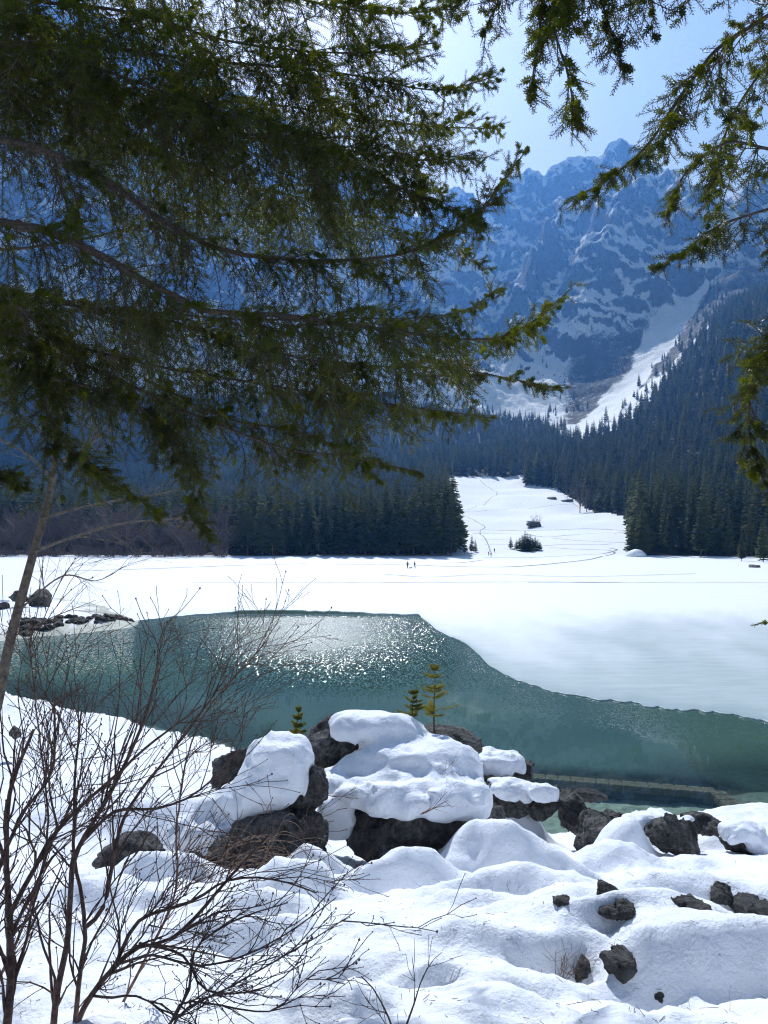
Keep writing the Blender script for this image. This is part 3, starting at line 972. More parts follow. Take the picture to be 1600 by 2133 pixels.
# rocks of the stony spit on the other side
sp = [(85, 1248, 56, 46, 66, "big dark rock on the stony spit beside the leaning trunk"), (40, 1245, 44, 30, 66, "medium rock on the spit left of the big dark rock"), (8, 1262, 30, 24, 64, "snow topped rock at the frame edge on the spit"),
      (120, 1290, 46, 22, 62, "low dark rock on the snowy spit under the big rock")]
for i, (px, py, w, h, y, lab) in enumerate(sp):
    boulder(px, py, w, h, y, 400 + i, lab, rough=.2, n=26, caps=[(px, py - h * .42, w * .7, h * .3, y, .8)] if i in (2,) else ())
rr = np.random.default_rng(77)
k = 0
while k < 74:
    t = rr.uniform(0, 1)
    px = 20 + 260 * t ** .8
    yb = np.interp(px, [0, 100, 270], [51.5, 56, 62.0]) + rr.uniform(0, 5.5) * (1.1 - t)
    x = (px - CX) / F * yb
    z = float(bank_z(np.array([x]), np.array([yb]))[0])
    s = rr.uniform(.16, .62) * (1.1 - .4 * t)
    if k < 5:
        V, Q = surface_nets(rock_sdf((0, 0, 0), np.array([.5, .45, .3]), 500 + k, .22), np.full(3, -.75), np.full(3, .75), 15)
        SPM = globals().setdefault("SPM", [])
        SPM.append(np_mesh("shore_stone", V, [Q], mats=[M_rock_wet]))
    o = link(bpy.data.objects.new("shore_stone", SPM[k % 5] if k >= 5 else SPM[k]))
    o.location = (x, yb, z + .05); o.scale = (s * 2.2, s * 2., s * 2.); o.rotation_euler = (rr.uniform(-.3, .3), rr.uniform(-.3, .3), rr.uniform(0, 6.28))
    tag(o, "wet dark stone in the rubble edge of the snowy spit", "stone", "stones along the waterline of the spit")
    k += 1

# the sunken stone wall of the basin
def block_part(name, lo, hi, mat, parent, base, seed):
    lo = np.array(lo, float); hi = np.array(hi, float)
    c = (lo + hi) / 2; r = (hi - lo) / 2
    def f(X, Y, Z):
        q = [np.abs(X - c[0]) - r[0] + .03, np.abs(Y - c[1]) - r[1] + .03, np.abs(Z - c[2]) - r[2] + .03]
        d = np.sqrt(sum(np.maximum(v, 0) ** 2 for v in q)) + np.minimum(np.maximum(np.maximum(q[0], q[1]), q[2]), 0) - .03
        return d - .03 * fbm(X / .3, Y / .3, Z / .3, o=3, seed=seed)
    V, Q = surface_nets(f, lo - .06, hi + .06, 14)
    return add_mesh(name, V - base, [Q], mat, parent)


M_wall = mat_rock("basin_stone", (.30, .21, .125), (.60, .44, .28), 1.6)
pa, pb, pc = at(1085, 0, 22.6), at(1492, 0, 21.2), at(1612, 0, 17.9)
wb = np.array([pb[0], pb[1], -1.])
wall = empty("basin_wall", wb, "sunken masonry wall enclosing a clear basin at the lake edge", "wall")
for (p, q, nb, sd) in ((pa, pb, 15, 0), (pb, pc, 9, 50)):
    d = (q - p)[:2]; L = np.linalg.norm(d); ang = math.atan2(d[1], d[0])
    for i in range(nb):
        m = p[:2] + d * (i + .5) / nb
        hl = L / nb * .5 - .006
        def fb(X, Y, Z, hl=hl, sd_=sd + i):
            q_ = [np.abs(X) - hl + .02, np.abs(Y) - .24 + .02, np.abs(Z) - .11 + .02]
            return np.sqrt(sum(np.maximum(v, 0) ** 2 for v in q_)) + np.minimum(np.maximum(np.maximum(q_[0], q_[1]), q_[2]), 0) - .02 - .012 * fbm(X / .2, Y / .2, Z / .2, o=2, seed=sd_)
        V, Q = surface_nets(fb, (-hl - .04, -.3, -.16), (hl + .04, .3, .16), 16)
        ob = add_mesh("coping_stone", V, [Q], M_wall, wall, loc=(m[0] - wb[0], m[1] - wb[1], 1. - .13))
        ob.rotation_euler[2] = ang
    V, Q = box_mesh((-L / 2 - .1, -.2, -.1), (L / 2 + .1, .2, .85))
    ob = add_mesh("wall_face", V, [Q], M_rock_wet, wall, loc=((p[0] + q[0]) / 2 - wb[0], (p[1] + q[1]) / 2 - wb[1], -.1), smooth=False)
    ob.rotation_euler[2] = ang

# ================================================================== FAR TREES
def far_spruce(seed, H=1., slim=.15, n_wh=26):
    """unit-height spruce: whorls of drooping, toothed boughs -> crown arrays + trunk arrays"""
    rg = np.random.default_rng(seed)
    V, T = [], []
    n = 0
    z0 = rg.uniform(.06, .16)
    for w in range(n_wh):
        t = (w + rg.uniform(-.3, .3)) / n_wh
        z = z0 + (1 - z0) * np.clip(t, 0, 1) ** .93
        prof = (1 - t) ** .82 * (.35 + .65 * min(1, t * 6 + .4))
        L = slim * prof + .008
        nb = int(7 + 3 * (1 - t))
        for k in range(nb):
            a = rg.uniform(0, 6.283)
            l = L * rg.uniform(.6, 1.18)
            u = np.array([math.cos(a), math.sin(a), 0]); s = np.array([-u[1], u[0], 0])
            wd = l * .27 + .005
            dr = rg.uniform(.22, .5)
            P = [np.array([0, 0, z]), u * l * .55 + [0, 0, z - dr * l * .5], u * l + [0, 0, z - dr * l * .8]]
            # bough: two drooping halves with teeth
            for sg in (-1, 1):
                q1 = P[1] + s * sg * wd - [0, 0, wd * .75]
                q2 = P[1] * .55 + P[2] * .45 + s * sg * wd * .75 - [0, 0, wd * .7]
                q0 = P[1] * .5 + P[0] * .5 + s * sg * wd * .8 - [0, 0, wd * .6]
                V += [P[0], q0, P[1], q1, q2, P[2]]
                T += [(n, n + 1, n + 2), (n + 2, n + 1, n + 3) if rg.random() < .55 else (n + 2, n + 3, n + 4), (n + 2, n + 4, n + 5)]
                n += 6
    V += [np.array([0, 0, 1.02]), np.array([.006, 0, .95]), np.array([-.004, .005, .95])]
    T += [(n, n + 1, n + 2)]
    return np.array(V), np.array(T)


def bare_tree(seed, n_main=9, spread=.5, twigs=5):
    """unit-height leafless tree or bush as thin tubes"""
    rg = np.random.default_rng(seed)
    t = Tubes()
    trunk = np.array([[0, 0, 0], [.01, .01, .35], [.0, .02, .7], [.02, 0, 1.]])
    t.tube(spline(trunk, .2), np.linspace(.014, .003, len(spline(trunk, .2))), 4)
    for i in range(n_main * 4):
        z = rg.uniform(.12, .95); a = rg.uniform(0, 6.283)
        l = spread * (1.05 - z) * rg.uniform(.5, 1.1) + .06
        d = np.array([math.cos(a), math.sin(a), rg.uniform(.5, 1.2)])
        p0 = np.array([.01, .01, z]); p1 = p0 + d * l * .5; p2 = p0 + d * l + [0, 0, .12 * l]
        t.tube([p0, p1, p2], [.006, .004, .0015], 3)
        for j in range(twigs):
            q = p0 + (p2 - p0) * rg.uniform(.3, 1.); e = unit(rg.normal(size=3) * .7 + unit(d) + [0, 0, .4]) * l * rg.uniform(.25, .5)
            t.tube([q, q + e * .5, q + e + [0, 0, .02]], [.003, .002, .001], 3)
    return t.arrays()


def bush(seed, n=26, twigs=6):
    rg = np.random.default_rng(seed)
    t = Tubes()
    for i in range(n):
        a = rg.uniform(0, 6.283); o_ = rg.uniform(0, .25)
        p0 = np.array([math.cos(a) * o_, math.sin(a) * o_, -.03]); d = np.array([math.cos(a) * rg.uniform(.1, .8), math.sin(a) * rg.uniform(.1, .8), 1.]) * rg.uniform(.55, 1.)
        p1 = p0 + d * .5; p2 = p0 + d * .95 + rg.normal(size=3) * .05
        t.tube([p0, p1, p2], [.012, .008, .003], 3)
        for j in range(twigs):
            q = p0 + (p2 - p0) * rg.uniform(.25, 1.); e = unit(rg.normal(size=3) * .8 + [0, 0, .8]) * rg.uniform(.15, .4)
            t.tube([q, q + e * .5, q + e], [.006, .004, .002], 3)
    return t.arrays()


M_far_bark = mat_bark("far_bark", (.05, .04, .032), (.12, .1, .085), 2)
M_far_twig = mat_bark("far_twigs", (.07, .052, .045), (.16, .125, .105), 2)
CR = []
for i in range(6):
    V, T = far_spruce(700 + i, slim=[.125, .14, .155, .13, .17, .145][i], n_wh=[30, 28, 26, 32, 26, 30][i])
    CR.append(np_mesh("crown", V, [T], smooth=False, mats=[M_far_needle]))
t = Tubes()
t.tube([[0, 0, -.06], [0, 0, .1], [0, 0, .6], [0, 0, .97]], [.0125, .0105, .006, .001], 6)
V, Q = t.arrays()
TRUNK = np_mesh("trunk", V, [Q], mats=[M_far_bark])
BARE = []
for i in range(3):
    V, Q = bare_tree(720 + i)
    BARE.append(np_mesh("crown", V, [Q], mats=[M_far_twig]))
t = Tubes(); t.tube([[0, 0, -.05], [.008, .006, .2], [.01, .01, .5]], [.018, .014, .01], 6)
V, Q = t.arrays(); BTRUNK = np_mesh("trunk", V, [Q], mats=[M_far_bark])
BUSH = []
for i in range(3):
    V, Q = bush(730 + i)
    BUSH.append(np_mesh("lakeside_bush", V, [Q], mats=[M_far_twig]))


def plant_tree(p, h, label, group, variant, kind="spruce", name="spruce_tree", wide=1.):
    root = empty(name, p, label, "tree", group)
    root.rotation_euler[2] = (variant * 2.399 + p[0]) % 6.283
    s = h
    c = link(bpy.data.objects.new("crown", CR[variant % 6] if kind == "spruce" else BARE[variant % 3]), root)
    c.scale = (s * wide, s * wide, s)
    b_ = link(bpy.data.objects.new("trunk", TRUNK if kind == "spruce" else BTRUNK), root)
    b_.scale = (s, s, s)
    return root


def spot(px, y, dz=0.):
    return np.array([(px - CX) / F * y, y, float(far_z(np.array([px]), np.array([y]))[0]) + dz])


rt = np.random.default_rng(31)


def scatter(n, f_ok, pxr, yr, dmin, pts):
    """dart throwing in photo column x distance, metric spacing"""
    out = []
    cell = {}
    def key(x, y): return (int(x // dmin), int(y // dmin))
    for q in pts:
        cell.setdefault(key(q[0], q[1]), []).append(q)
    for _ in range(n):
        y = math.sqrt(rt.uniform(yr[0] ** 2, yr[1] ** 2)); px = rt.uniform(*pxr)
        if not f_ok(px, y): continue
        x = (px - CX) / F * y
        kx, ky = key(x, y)
        if any((q[0] - x) ** 2 + (q[1] - y) ** 2 < dmin * dmin for a in (-1, 0, 1) for b_ in (-1, 0, 1) for q in cell.get((kx + a, ky + b_), ())): continue
        cell.setdefault((kx, ky), []).append((x, y)); out.append((px, y)); pts.append((x, y))
    return out


taken = []
# --- left shore stand
front = scatter(2600, lambda px, y: y > np.interp(px, [-100, 470, 500, 950, 955], [330, 318, 283, 279, 279]) and px < 938 + 16 * math.sin(y * .9), (-60, 955), (279, 372), 4.6, taken)
front.sort(key=lambda q: q[1])
nl = 0
for i, (px, y) in enumerate(front[:150]):
    if y < 300 and px > 500:
        lab, grp = "tall dark spruce in the front row of the shore stand left of the clearing", "front row spruces of the stand left of the clearing"
    elif px > 500:
        lab, grp = "dark spruce deep inside the shore stand left of the clearing", "inner spruces of the stand left of the clearing"
    else:
        lab, grp = "dark spruce behind the grey bare thicket across the ice", "spruces behind the bare thicket"
    plant_tree(spot(px, y), rt.uniform(19, 34) * (1. + .12 * (px > 850)), lab, grp, int(rt.integers(6)), wide=rt.uniform(.8, 1.4))
left_rest = front[150:]
# --- right shore stand
front = scatter(3800, lambda px, y: px > np.interp(y, [270, 300, 430, 470, 520, 600, 690], [1330, 1325, 1318, 1306, 1250, 1198, 1160]) and y > np.interp(px, [1300, 1430, 1500, 1640], [281, 287, 279, 274]), (1150, 1680), (274, 640), 6.0, taken)
front.sort(key=lambda q: q[1])
for i, (px, y) in enumerate(front[:150]):
    if y < 305:
        lab, grp = "tall spruce in the front row of the wood right of the clearing", "front row spruces of the wood right of the clearing"
    else:
        lab, grp = "spruce on the rising ground of the wood right of the clearing", "spruces on the rising ground right of the clearing"
    plant_tree(spot(px, y), rt.uniform(24, 36) if y > 295 else rt.uniform(18, 30), lab, grp, int(rt.integers(6)), wide=rt.uniform(.8, 1.4))
right_rest = front[150:]

# --- single trees one can point to
singles = [
    (968, 1152, 48, "short spruce at the tip of the stand, nearest its tall edge", 1.25), (983, 1153, 40, "second short spruce at the tip of the left stand", 1.3),
    (990, 1150, 28, "smallest pale spruce at the outer tip of the left stand", 1.5), (946, 1150, 60, "young spruce tucked against the edge of the left stand", 1.2),
    (1064, 1143, 26, "tiny lone spruce beside the dark spruce clump on the snow", 1.5),
    (1315, 1157, 72, "broad spruce at the outer corner of the right wood beside a snow heap", 1.6), (1340, 1158, 110, "dense dark spruce at the corner of the right wood", 1.5),
    (1460, 1160, 120, "pale tipped spruce in front of the right wood", 1.35), (1590, 1170, 90, "spruce at the frame edge in front of the right wood", 1.4), (1545, 1168, 60, "low grey spruce at the foot of the right wood", 1.4),
    (1103, 1010, 78, "outlying spruce at the upper corner of the clearing", 1.5), (1122, 1012, 84, "wide spruce second from the upper corner of the clearing", 1.5), (1140, 1010, 70, "spruce on the clearing corner next to a snowy gap", 1.4)]
for i, (px, py, hp, lab, wd) in enumerate(singles):
    p = far_point(px, py)
    plant_tree(p, hp * p[1] / F, lab, None, i, wide=wd)
for i, (dx, dy, hp) in enumerate([(-20, 0, 22), (-14, 1, 27), (-8, 2, 34), (-2, 1, 41), (3, 3, 38), (9, 1, 34), (14, 2, 26), (19, 0, 28), (24, 2, 25), (29, 1, 19), (6, 4, 24), (-5, 4, 24)]):
    p = far_point(1096 + dx, 1145 + dy)
    plant_tree(p, hp * p[1] / F, "little spruce of the dark clump standing on the open snow", "spruces of the clump on the open snow", i, wide=2.6)
p = far_point(1110, 1097)
boulder(1108, 1092, 34, 15, p[1], 450, "dark snow dusted rock on the clearing with a bare bush", n=24, caps=[(1104, 1086, 16, 4, p[1], .9)])
o = link(bpy.data.objects.new("bare_bush", BUSH[0])); o.location = far_point(1116, 1096); o.scale = [24 * p[1] / F] * 3; o.scale[0] *= .8
tag(o, "pale bare bush growing behind the snow dusted rock on the clearing", "bush")
for i, (px, py, w, h, lab) in enumerate([(1152, 1040, 20, 8, "little heap of stones near the right wood on the clearing"), (1180, 1044, 26, 6, "flat debris heap at the wood edge on the clearing"), (1570, 1182, 26, 8, "low dark rock on the ice at the frame edge")]):
    q = far_point(px, py)
    boulder(px, py - h * .2, w, h, q[1], 460 + i, lab, n=22, rough=.3)
# snow heaps by the shore
for i, (px, py, w, h) in enumerate([(1326, 1160, 40, 16), (1578, 1152, 16, 10)]):
    q = far_point(px, py); s = q[1] / F
    V, Q = surface_nets(blob_sdf([(np.zeros(3), np.array([w * s * .5, w * s * .5, h * s]))], .1, 9 + i, .5, 2.5, 2.), np.array([-w * s * .6, -w * s * .6, -.3]), np.array([w * s * .6, w * s * .6, h * s * 1.3]), 26)
    o = add_mesh("snow_heap", V, [Q], M_snow, None, loc=q)
    tag(o, ["snow heap in front of the corner spruce of the right wood", "small snow heap at the foot of the right wood"][i], "snow heap")

# --- bare thicket on the left shore, bushes at the waterline
bt = scatter(500, lambda px, y: True, (-40, 480), (276, 318), 5., taken)
for i, (px, y) in enumerate(bt[:60]):
    plant_tree(spot(px, y), rt.uniform(12, 21), "leafless grey brown tree of the thicket on the left shore", "bare trees of the left shore thicket", i, kind="bare", name="bare_tree", wide=1.1)
for i in range(34):
    px = rt.uniform(-20, 490); y = rt.uniform(268, 280)
    o = link(bpy.data.objects.new("lakeside_bush", BUSH[i % 3])); o.location = spot(px, y, .0); o.location.z = max(o.location.z, .05)
    s = rt.uniform(3.2, 6.5); o.scale = (s * 1.1, s * 1.1, s); o.rotation_euler[2] = rt.uniform(0, 6.28)
    tag(o, "low leafless bush along the left far shore of the ice", "bush", "bushes along the far left shore")
for i, px in enumerate((1208, 1222)):
    plant_tree(far_point(px, 1068 - 2 * i), [24, 20][i], ["reddish bare tree at the edge of the right wood", "second bare tree at the edge of the right wood"][i], None, i, kind="bare", name="bare_tree", wide=1.3)

# --- the rest of the woods: one mass, instanced spruces
rest = scatter(60000, lambda px, y: rt.random() < wooded(np.array(px), np.array(y)), (-260, 1820), (300, 1420), 7.5, taken)
rest = rest + left_rest + right_rest
rest += [(px, y) for px, y in zip(rt.uniform(1130, 1560, 900), rt.uniform(980, 1560, 900)) if rt.random() < .16 + .5 * sstep(1400, 1560, px) and not (abs(px - np.interp(y, [960, 1100, 1250, 1400, 1550], [1185, 1220, 1290, 1370, 1440])) < 48)]
rp = np.array(rest)
RZ = far_z(rp[:, 0], rp[:, 1])
far_fac = np.interp(rp[:, 1], [300, 900, 1300], [1., .95, .62])
RV = np.stack([(rp[:, 0] - CX) / F * rp[:, 1], rp[:, 1], RZ], 1)
me = bpy.data.meshes.new("forest")
me.vertices.add(len(RV)); me.vertices.foreach_set("co", RV.astype(np.float32).ravel())
for nm, vals in (("hgt", rt.uniform(15, 34, len(RV)) * far_fac), ("rotz", rt.uniform(0, 6.28, len(RV))), ("wid", rt.uniform(.8, 1.5, len(RV)))):
    a_ = me.attributes.new(nm, 'FLOAT', 'POINT'); a_.data.foreach_set("value", vals.astype(np.float32))
a_ = me.attributes.new("pick", 'INT', 'POINT'); a_.data.foreach_set("value", rt.integers(0, 6, len(RV)).astype(np.int32))
me.materials.append(M_far_needle)
fo = link(bpy.data.objects.new("forest", me))
tag(fo, "dark spruce forest covering the slopes behind the clearing", "forest", kind="stuff")
ng = bpy.data.node_groups.new("forest_instances", 'GeometryNodeTree')
ng.interface.new_socket("Geometry", in_out='INPUT', socket_type='NodeSocketGeometry')
ng.interface.new_socket("Geometry", in_out='OUTPUT', socket_type='NodeSocketGeometry')
gi = ng.nodes.new('NodeGroupInput'); go = ng.nodes.new('NodeGroupOutput')
jn = ng.nodes.new('GeometryNodeJoinGeometry')
src = {}
for ob_ in COL.objects:
    if ob_.name.startswith("crown") and ob_.data in CR and ob_.data.name not in src:
        src[ob_.data.name] = ob_
for ob_ in src.values():
    oi = ng.nodes.new('GeometryNodeObjectInfo'); oi.inputs['Object'].default_value = ob_; oi.transform_space = 'ORIGINAL'; oi.inputs['As Instance'].default_value = False
    gt = ng.nodes.new('GeometryNodeGeometryToInstance')
    ng.links.new(oi.outputs['Geometry'], gt.inputs[0]); ng.links.new(gt.outputs[0], jn.inputs[0])
ip = ng.nodes.new('GeometryNodeInstanceOnPoints'); ip.inputs['Pick Instance'].default_value = True
ng.links.new(gi.outputs[0], ip.inputs['Points']); ng.links.new(jn.outputs[0], ip.inputs['Instance'])
def named(nm, typ):
    n_ = ng.nodes.new('GeometryNodeInputNamedAttribute'); n_.data_type = typ; n_.inputs['Name'].default_value = nm
    return n_.outputs['Attribute']
ng.links.new(named("pick", 'INT'), ip.inputs['Instance Index'])
cx_ = ng.nodes.new('ShaderNodeCombineXYZ'); ng.links.new(named("rotz", 'FLOAT'), cx_.inputs[2])
er = ng.nodes.new('FunctionNodeEulerToRotation'); ng.links.new(cx_.outputs[0], er.inputs[0]); ng.links.new(er.outputs[0], ip.inputs['Rotation'])
c2_ = ng.nodes.new('ShaderNodeCombineXYZ'); hh = named("hgt", 'FLOAT')
mw = ng.nodes.new('ShaderNodeMath'); mw.operation = 'MULTIPLY'; ng.links.new(hh, mw.inputs[0]); ng.links.new(named("wid", 'FLOAT'), mw.inputs[1])
for k_ in range(3): ng.links.new(mw.outputs[0] if k_ < 2 else hh, c2_.inputs[k_])
ng.links.new(c2_.outputs[0], ip.inputs['Scale'])
ng.links.new(ip.outputs[0], go.inputs[0])
mod = fo.modifiers.new("instances", 'NODES'); mod.node_group = ng

# ------------------------------------------------------------------ trodden trails and ski loops on the snow
M_trail = mat_snow("groove_shade_snow", .01, (.24, .26, .28))[0]  # backlit groove shade of the trails, painted as dark grey ribbons
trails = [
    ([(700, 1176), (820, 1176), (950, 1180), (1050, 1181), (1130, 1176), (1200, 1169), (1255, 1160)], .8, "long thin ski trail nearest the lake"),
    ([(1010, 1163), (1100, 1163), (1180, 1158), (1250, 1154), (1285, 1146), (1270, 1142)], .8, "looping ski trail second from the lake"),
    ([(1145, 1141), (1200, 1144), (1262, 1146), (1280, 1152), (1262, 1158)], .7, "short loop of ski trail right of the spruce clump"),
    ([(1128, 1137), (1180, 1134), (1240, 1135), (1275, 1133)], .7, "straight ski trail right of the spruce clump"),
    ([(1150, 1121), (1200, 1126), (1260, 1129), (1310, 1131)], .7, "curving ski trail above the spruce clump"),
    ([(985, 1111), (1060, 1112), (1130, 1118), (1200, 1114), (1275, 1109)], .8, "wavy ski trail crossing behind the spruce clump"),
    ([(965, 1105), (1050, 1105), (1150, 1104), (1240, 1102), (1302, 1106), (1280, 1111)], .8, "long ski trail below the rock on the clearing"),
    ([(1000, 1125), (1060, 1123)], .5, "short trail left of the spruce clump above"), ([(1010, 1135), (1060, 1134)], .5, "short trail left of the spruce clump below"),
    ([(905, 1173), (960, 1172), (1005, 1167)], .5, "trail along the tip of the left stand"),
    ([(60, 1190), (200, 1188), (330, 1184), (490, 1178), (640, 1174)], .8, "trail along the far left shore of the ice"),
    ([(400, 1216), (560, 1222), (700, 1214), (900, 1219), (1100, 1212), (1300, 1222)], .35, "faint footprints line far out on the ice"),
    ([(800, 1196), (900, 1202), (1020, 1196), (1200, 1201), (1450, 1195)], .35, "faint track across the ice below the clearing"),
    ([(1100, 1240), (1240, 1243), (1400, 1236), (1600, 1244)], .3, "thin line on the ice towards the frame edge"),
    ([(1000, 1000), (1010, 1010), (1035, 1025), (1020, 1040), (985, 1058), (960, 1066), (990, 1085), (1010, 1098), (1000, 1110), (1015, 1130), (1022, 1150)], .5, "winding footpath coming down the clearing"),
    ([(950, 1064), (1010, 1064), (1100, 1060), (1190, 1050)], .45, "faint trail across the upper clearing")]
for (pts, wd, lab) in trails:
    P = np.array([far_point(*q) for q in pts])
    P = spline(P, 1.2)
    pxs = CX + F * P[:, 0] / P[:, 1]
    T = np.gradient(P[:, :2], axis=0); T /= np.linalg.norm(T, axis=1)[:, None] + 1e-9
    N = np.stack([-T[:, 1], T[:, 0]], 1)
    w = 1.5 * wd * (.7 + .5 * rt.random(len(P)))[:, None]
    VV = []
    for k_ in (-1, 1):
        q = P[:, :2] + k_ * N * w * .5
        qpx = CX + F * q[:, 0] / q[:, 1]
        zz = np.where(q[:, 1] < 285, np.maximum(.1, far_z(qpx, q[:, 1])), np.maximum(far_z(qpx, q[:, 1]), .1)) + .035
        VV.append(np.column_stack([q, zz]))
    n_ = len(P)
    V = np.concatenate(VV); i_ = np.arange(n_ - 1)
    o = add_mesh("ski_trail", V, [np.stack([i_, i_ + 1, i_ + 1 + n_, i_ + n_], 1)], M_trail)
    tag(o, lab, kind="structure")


# ------------------------------------------------------------------ people and a dog on the ice
def capsules(segs, k=.05):
    def f(X, Y, Z):
        d = None
        for (a, b, ra, rb) in segs:
            a = np.array(a, float); b = np.array(b, float); ab = b - a
            t = np.clip(((X - a[0]) * ab[0] + (Y - a[1]) * ab[1] + (Z - a[2]) * ab[2]) / (ab @ ab + 1e-9), 0, 1)
            e = np.sqrt((X - a[0] - t * ab[0]) ** 2 + (Y - a[1] - t * ab[1]) ** 2 + (Z - a[2] - t * ab[2]) ** 2) - (ra + (rb - ra) * t)
            d = e if d is None else smin(d, e, k)
        return d
    return f


def flat_mat(name, c, rough=.8):
    m, nt, b = mat_new(name)
    n = noise(nt, 8, 3); r = ramp(nt, n.outputs[0], [(.3, tuple(v * .75 for v in c)), (.7, c)])
    nt.links.new(r.outputs[0], b.inputs['Base Color']); b.inputs['Roughness'].default_value = rough
    return m


M_skin = flat_mat("skin", (.45, .28, .2)); M_trs = flat_mat("dark_trousers", (.03, .03, .04)); M_boot = flat_mat("boots", (.03, .025, .02))
M_jk = {"black": flat_mat("black_jacket", (.03, .03, .035)), "navy": flat_mat("navy_jacket", (.03, .045, .10)), "grey": flat_mat("grey_jacket", (.12, .12, .13)), "brown": flat_mat("brown_jacket", (.10, .06, .04))}
M_hair = flat_mat("dark_hair", (.04, .03, .02))


def person(p, label, jk, stride=.22, yaw=0., h=1.74, arm=.15):
    s = h / 1.74
    st = stride
    legs = [((-.09, 0, .9), (-.10, st * .5, .5), .095, .07), ((-.10, st * .5, .5), (-.10, st * .6, .1), .065, .048), ((-.10, st * .6, .06), (-.10, st * .6 + .14, .045), .05, .042),
            ((.09, 0, .9), (.10, -st * .3, .5), .095, .07), ((.10, -st * .3, .5), (.10, -st * .9, .1), .065, .048), ((.10, -st * .9, .06), (.10, -st * .9 + .14, .045), .05, .042)]
    body = [((0, 0, .92), (0, .01, 1.2), .15, .15), ((0, .01, 1.2), (0, 0, 1.38), .16, .13), ((-.15, 0, 1.38), (.15, 0, 1.38), .075, .075), ((0, 0, 1.38), (0, .01, 1.55), .06, .055),
            ((-.19, 0, 1.37), (-.25, -arm, 1.1), .06, .05), ((-.25, -arm, 1.1), (-.22, -arm + .12, .86), .046, .036), ((-.22, -arm + .12, .86), (-.215, -arm + .16, .78), .036, .03),
            ((.19, 0, 1.37), (.25, arm * .6, 1.1), .06, .05), ((.25, arm * .6, 1.1), (.22, arm + .14, .88), .046, .036), ((.22, arm + .14, .88), (.215, arm + .19, .80), .036, .03),
            ((0, .02, 1.60), (0, .03, 1.66), .092, .088), ((0, .12, 1.61), (0, .125, 1.6), .018, .016)]
    V, Q = surface_nets(capsules(legs + body, .035), (-.36, -.55, -.01), (.36, .55, 1.8), 46)
    zc = V[Q].mean(1)
    fm = np.where(zc[:, 2] > 1.49, 0, np.where(zc[:, 2] > .86, 1, np.where(zc[:, 2] > .14, 2, 3)))
    fm = np.where((zc[:, 2] < .86) & (zc[:, 2] > .72) & (np.abs(zc[:, 0]) > .17), 0, fm)
    root = add_mesh("person", V * s, [Q], [M_skin, M_jk[jk], M_trs, M_boot], None, loc=p, fmat=fm)
    root.rotation_euler[2] = yaw
    tag(root, label, "person")
    Vh, Qh = surface_nets(blob_sdf([(np.array([0, .0, 1.675]), np.array([.103, .112, .085])), (np.array([0, -.04, 1.62]), np.array([.09, .075, .08]))], .03, 3, .004, .1), (-.16, -.2, 1.45), (.16, .2, 1.85), 20)
    add_mesh("hair", Vh * s, [Qh], M_hair, root)
    return root


person(far_point(849, 1184), "person in a grey jacket left of the small dog on the ice", "grey", .1, 2.6)
person(far_point(864, 1184), "person in dark clothes striding right of the small dog", "black", .34, -1.2)
person(far_point(1018, 1158), "person in dark clothes on the snow path, leftmost of three", "navy", .2, .4)
person(far_point(1023, 1160), "person in a brown jacket walking in the middle of three", "brown", .3, .2)
person(far_point(1030, 1151), "tallest dark figure walking highest up the snow path", "black", .26, .1, 1.85)
dg = [((-.22, 0, .36), (.2, 0, .38), .10, .12), ((.2, 0, .4), (.34, 0, .52), .07, .06), ((.34, 0, .55), (.46, 0, .52), .07, .04), ((.30, .04, .6), (.29, .05, .66), .025, .012), ((.30, -.04, .6), (.29, -.05, .66), .025, .012), ((-.28, 0, .42), (-.44, 0, .56), .025, .015)]
for sy in (-.07, .07):
    dg += [((.18, sy, .34), (.17, sy, .18), .055, .032), ((.17, sy, .18), (.19, sy, .02), .03, .026), ((-.2, sy, .36), (-.15, sy, .22), .075, .04), ((-.15, sy, .22), (-.24, sy, .14), .036, .026), ((-.24, sy, .14), (-.21, sy, .02), .025, .026)]
V, Q = surface_nets(capsules(dg, .03), (-.5, -.2, -.01), (.55, .2, .72), 36)
o = add_mesh("dog", V, [Q], flat_mat("dark_fur", (.035, .03, .025)), None, loc=far_point(855, 1186))
tag(o, "small dark dog standing on the ice between two people", "dog")


# ================================================================== NEAR SPRUCES: limbs, hanging branchlets, needle shoots
def shoot_template(seed, n=24, spread=.25, wid=.074):
    """unit shoot along +Z (1 unit = 0.1 m): needles as slender triangles"""
    rg = np.random.default_rng(seed)
    t = np.linspace(.02, 1., n) + rg.uniform(-.008, .008, n)
    a = np.arange(n) * 2.39996 + rg.uniform(-.3, .3, n)
    el = np.radians(rg.uniform(34, 70, n)) * (1 - .45 * t ** 4)
    d = np.stack([np.cos(a) * np.sin(el), np.sin(a) * np.sin(el), np.cos(el)], 1)
    L = spread * rg.uniform(.8, 1.15, n)
    s = np.stack([-np.sin(a), np.cos(a), np.zeros(n)], 1) * wid
    p0 = np.stack([np.zeros(n), np.zeros(n), t], 1)
    V = np.stack([p0 - s * .5 + d * L[:, None] * .02, p0 + d * L[:, None] * .55 + s * .5, p0 + d * L[:, None]], 1)
    return V                                                    # n,3,3


SHOOTS = [shoot_template(i) for i in range(4)]


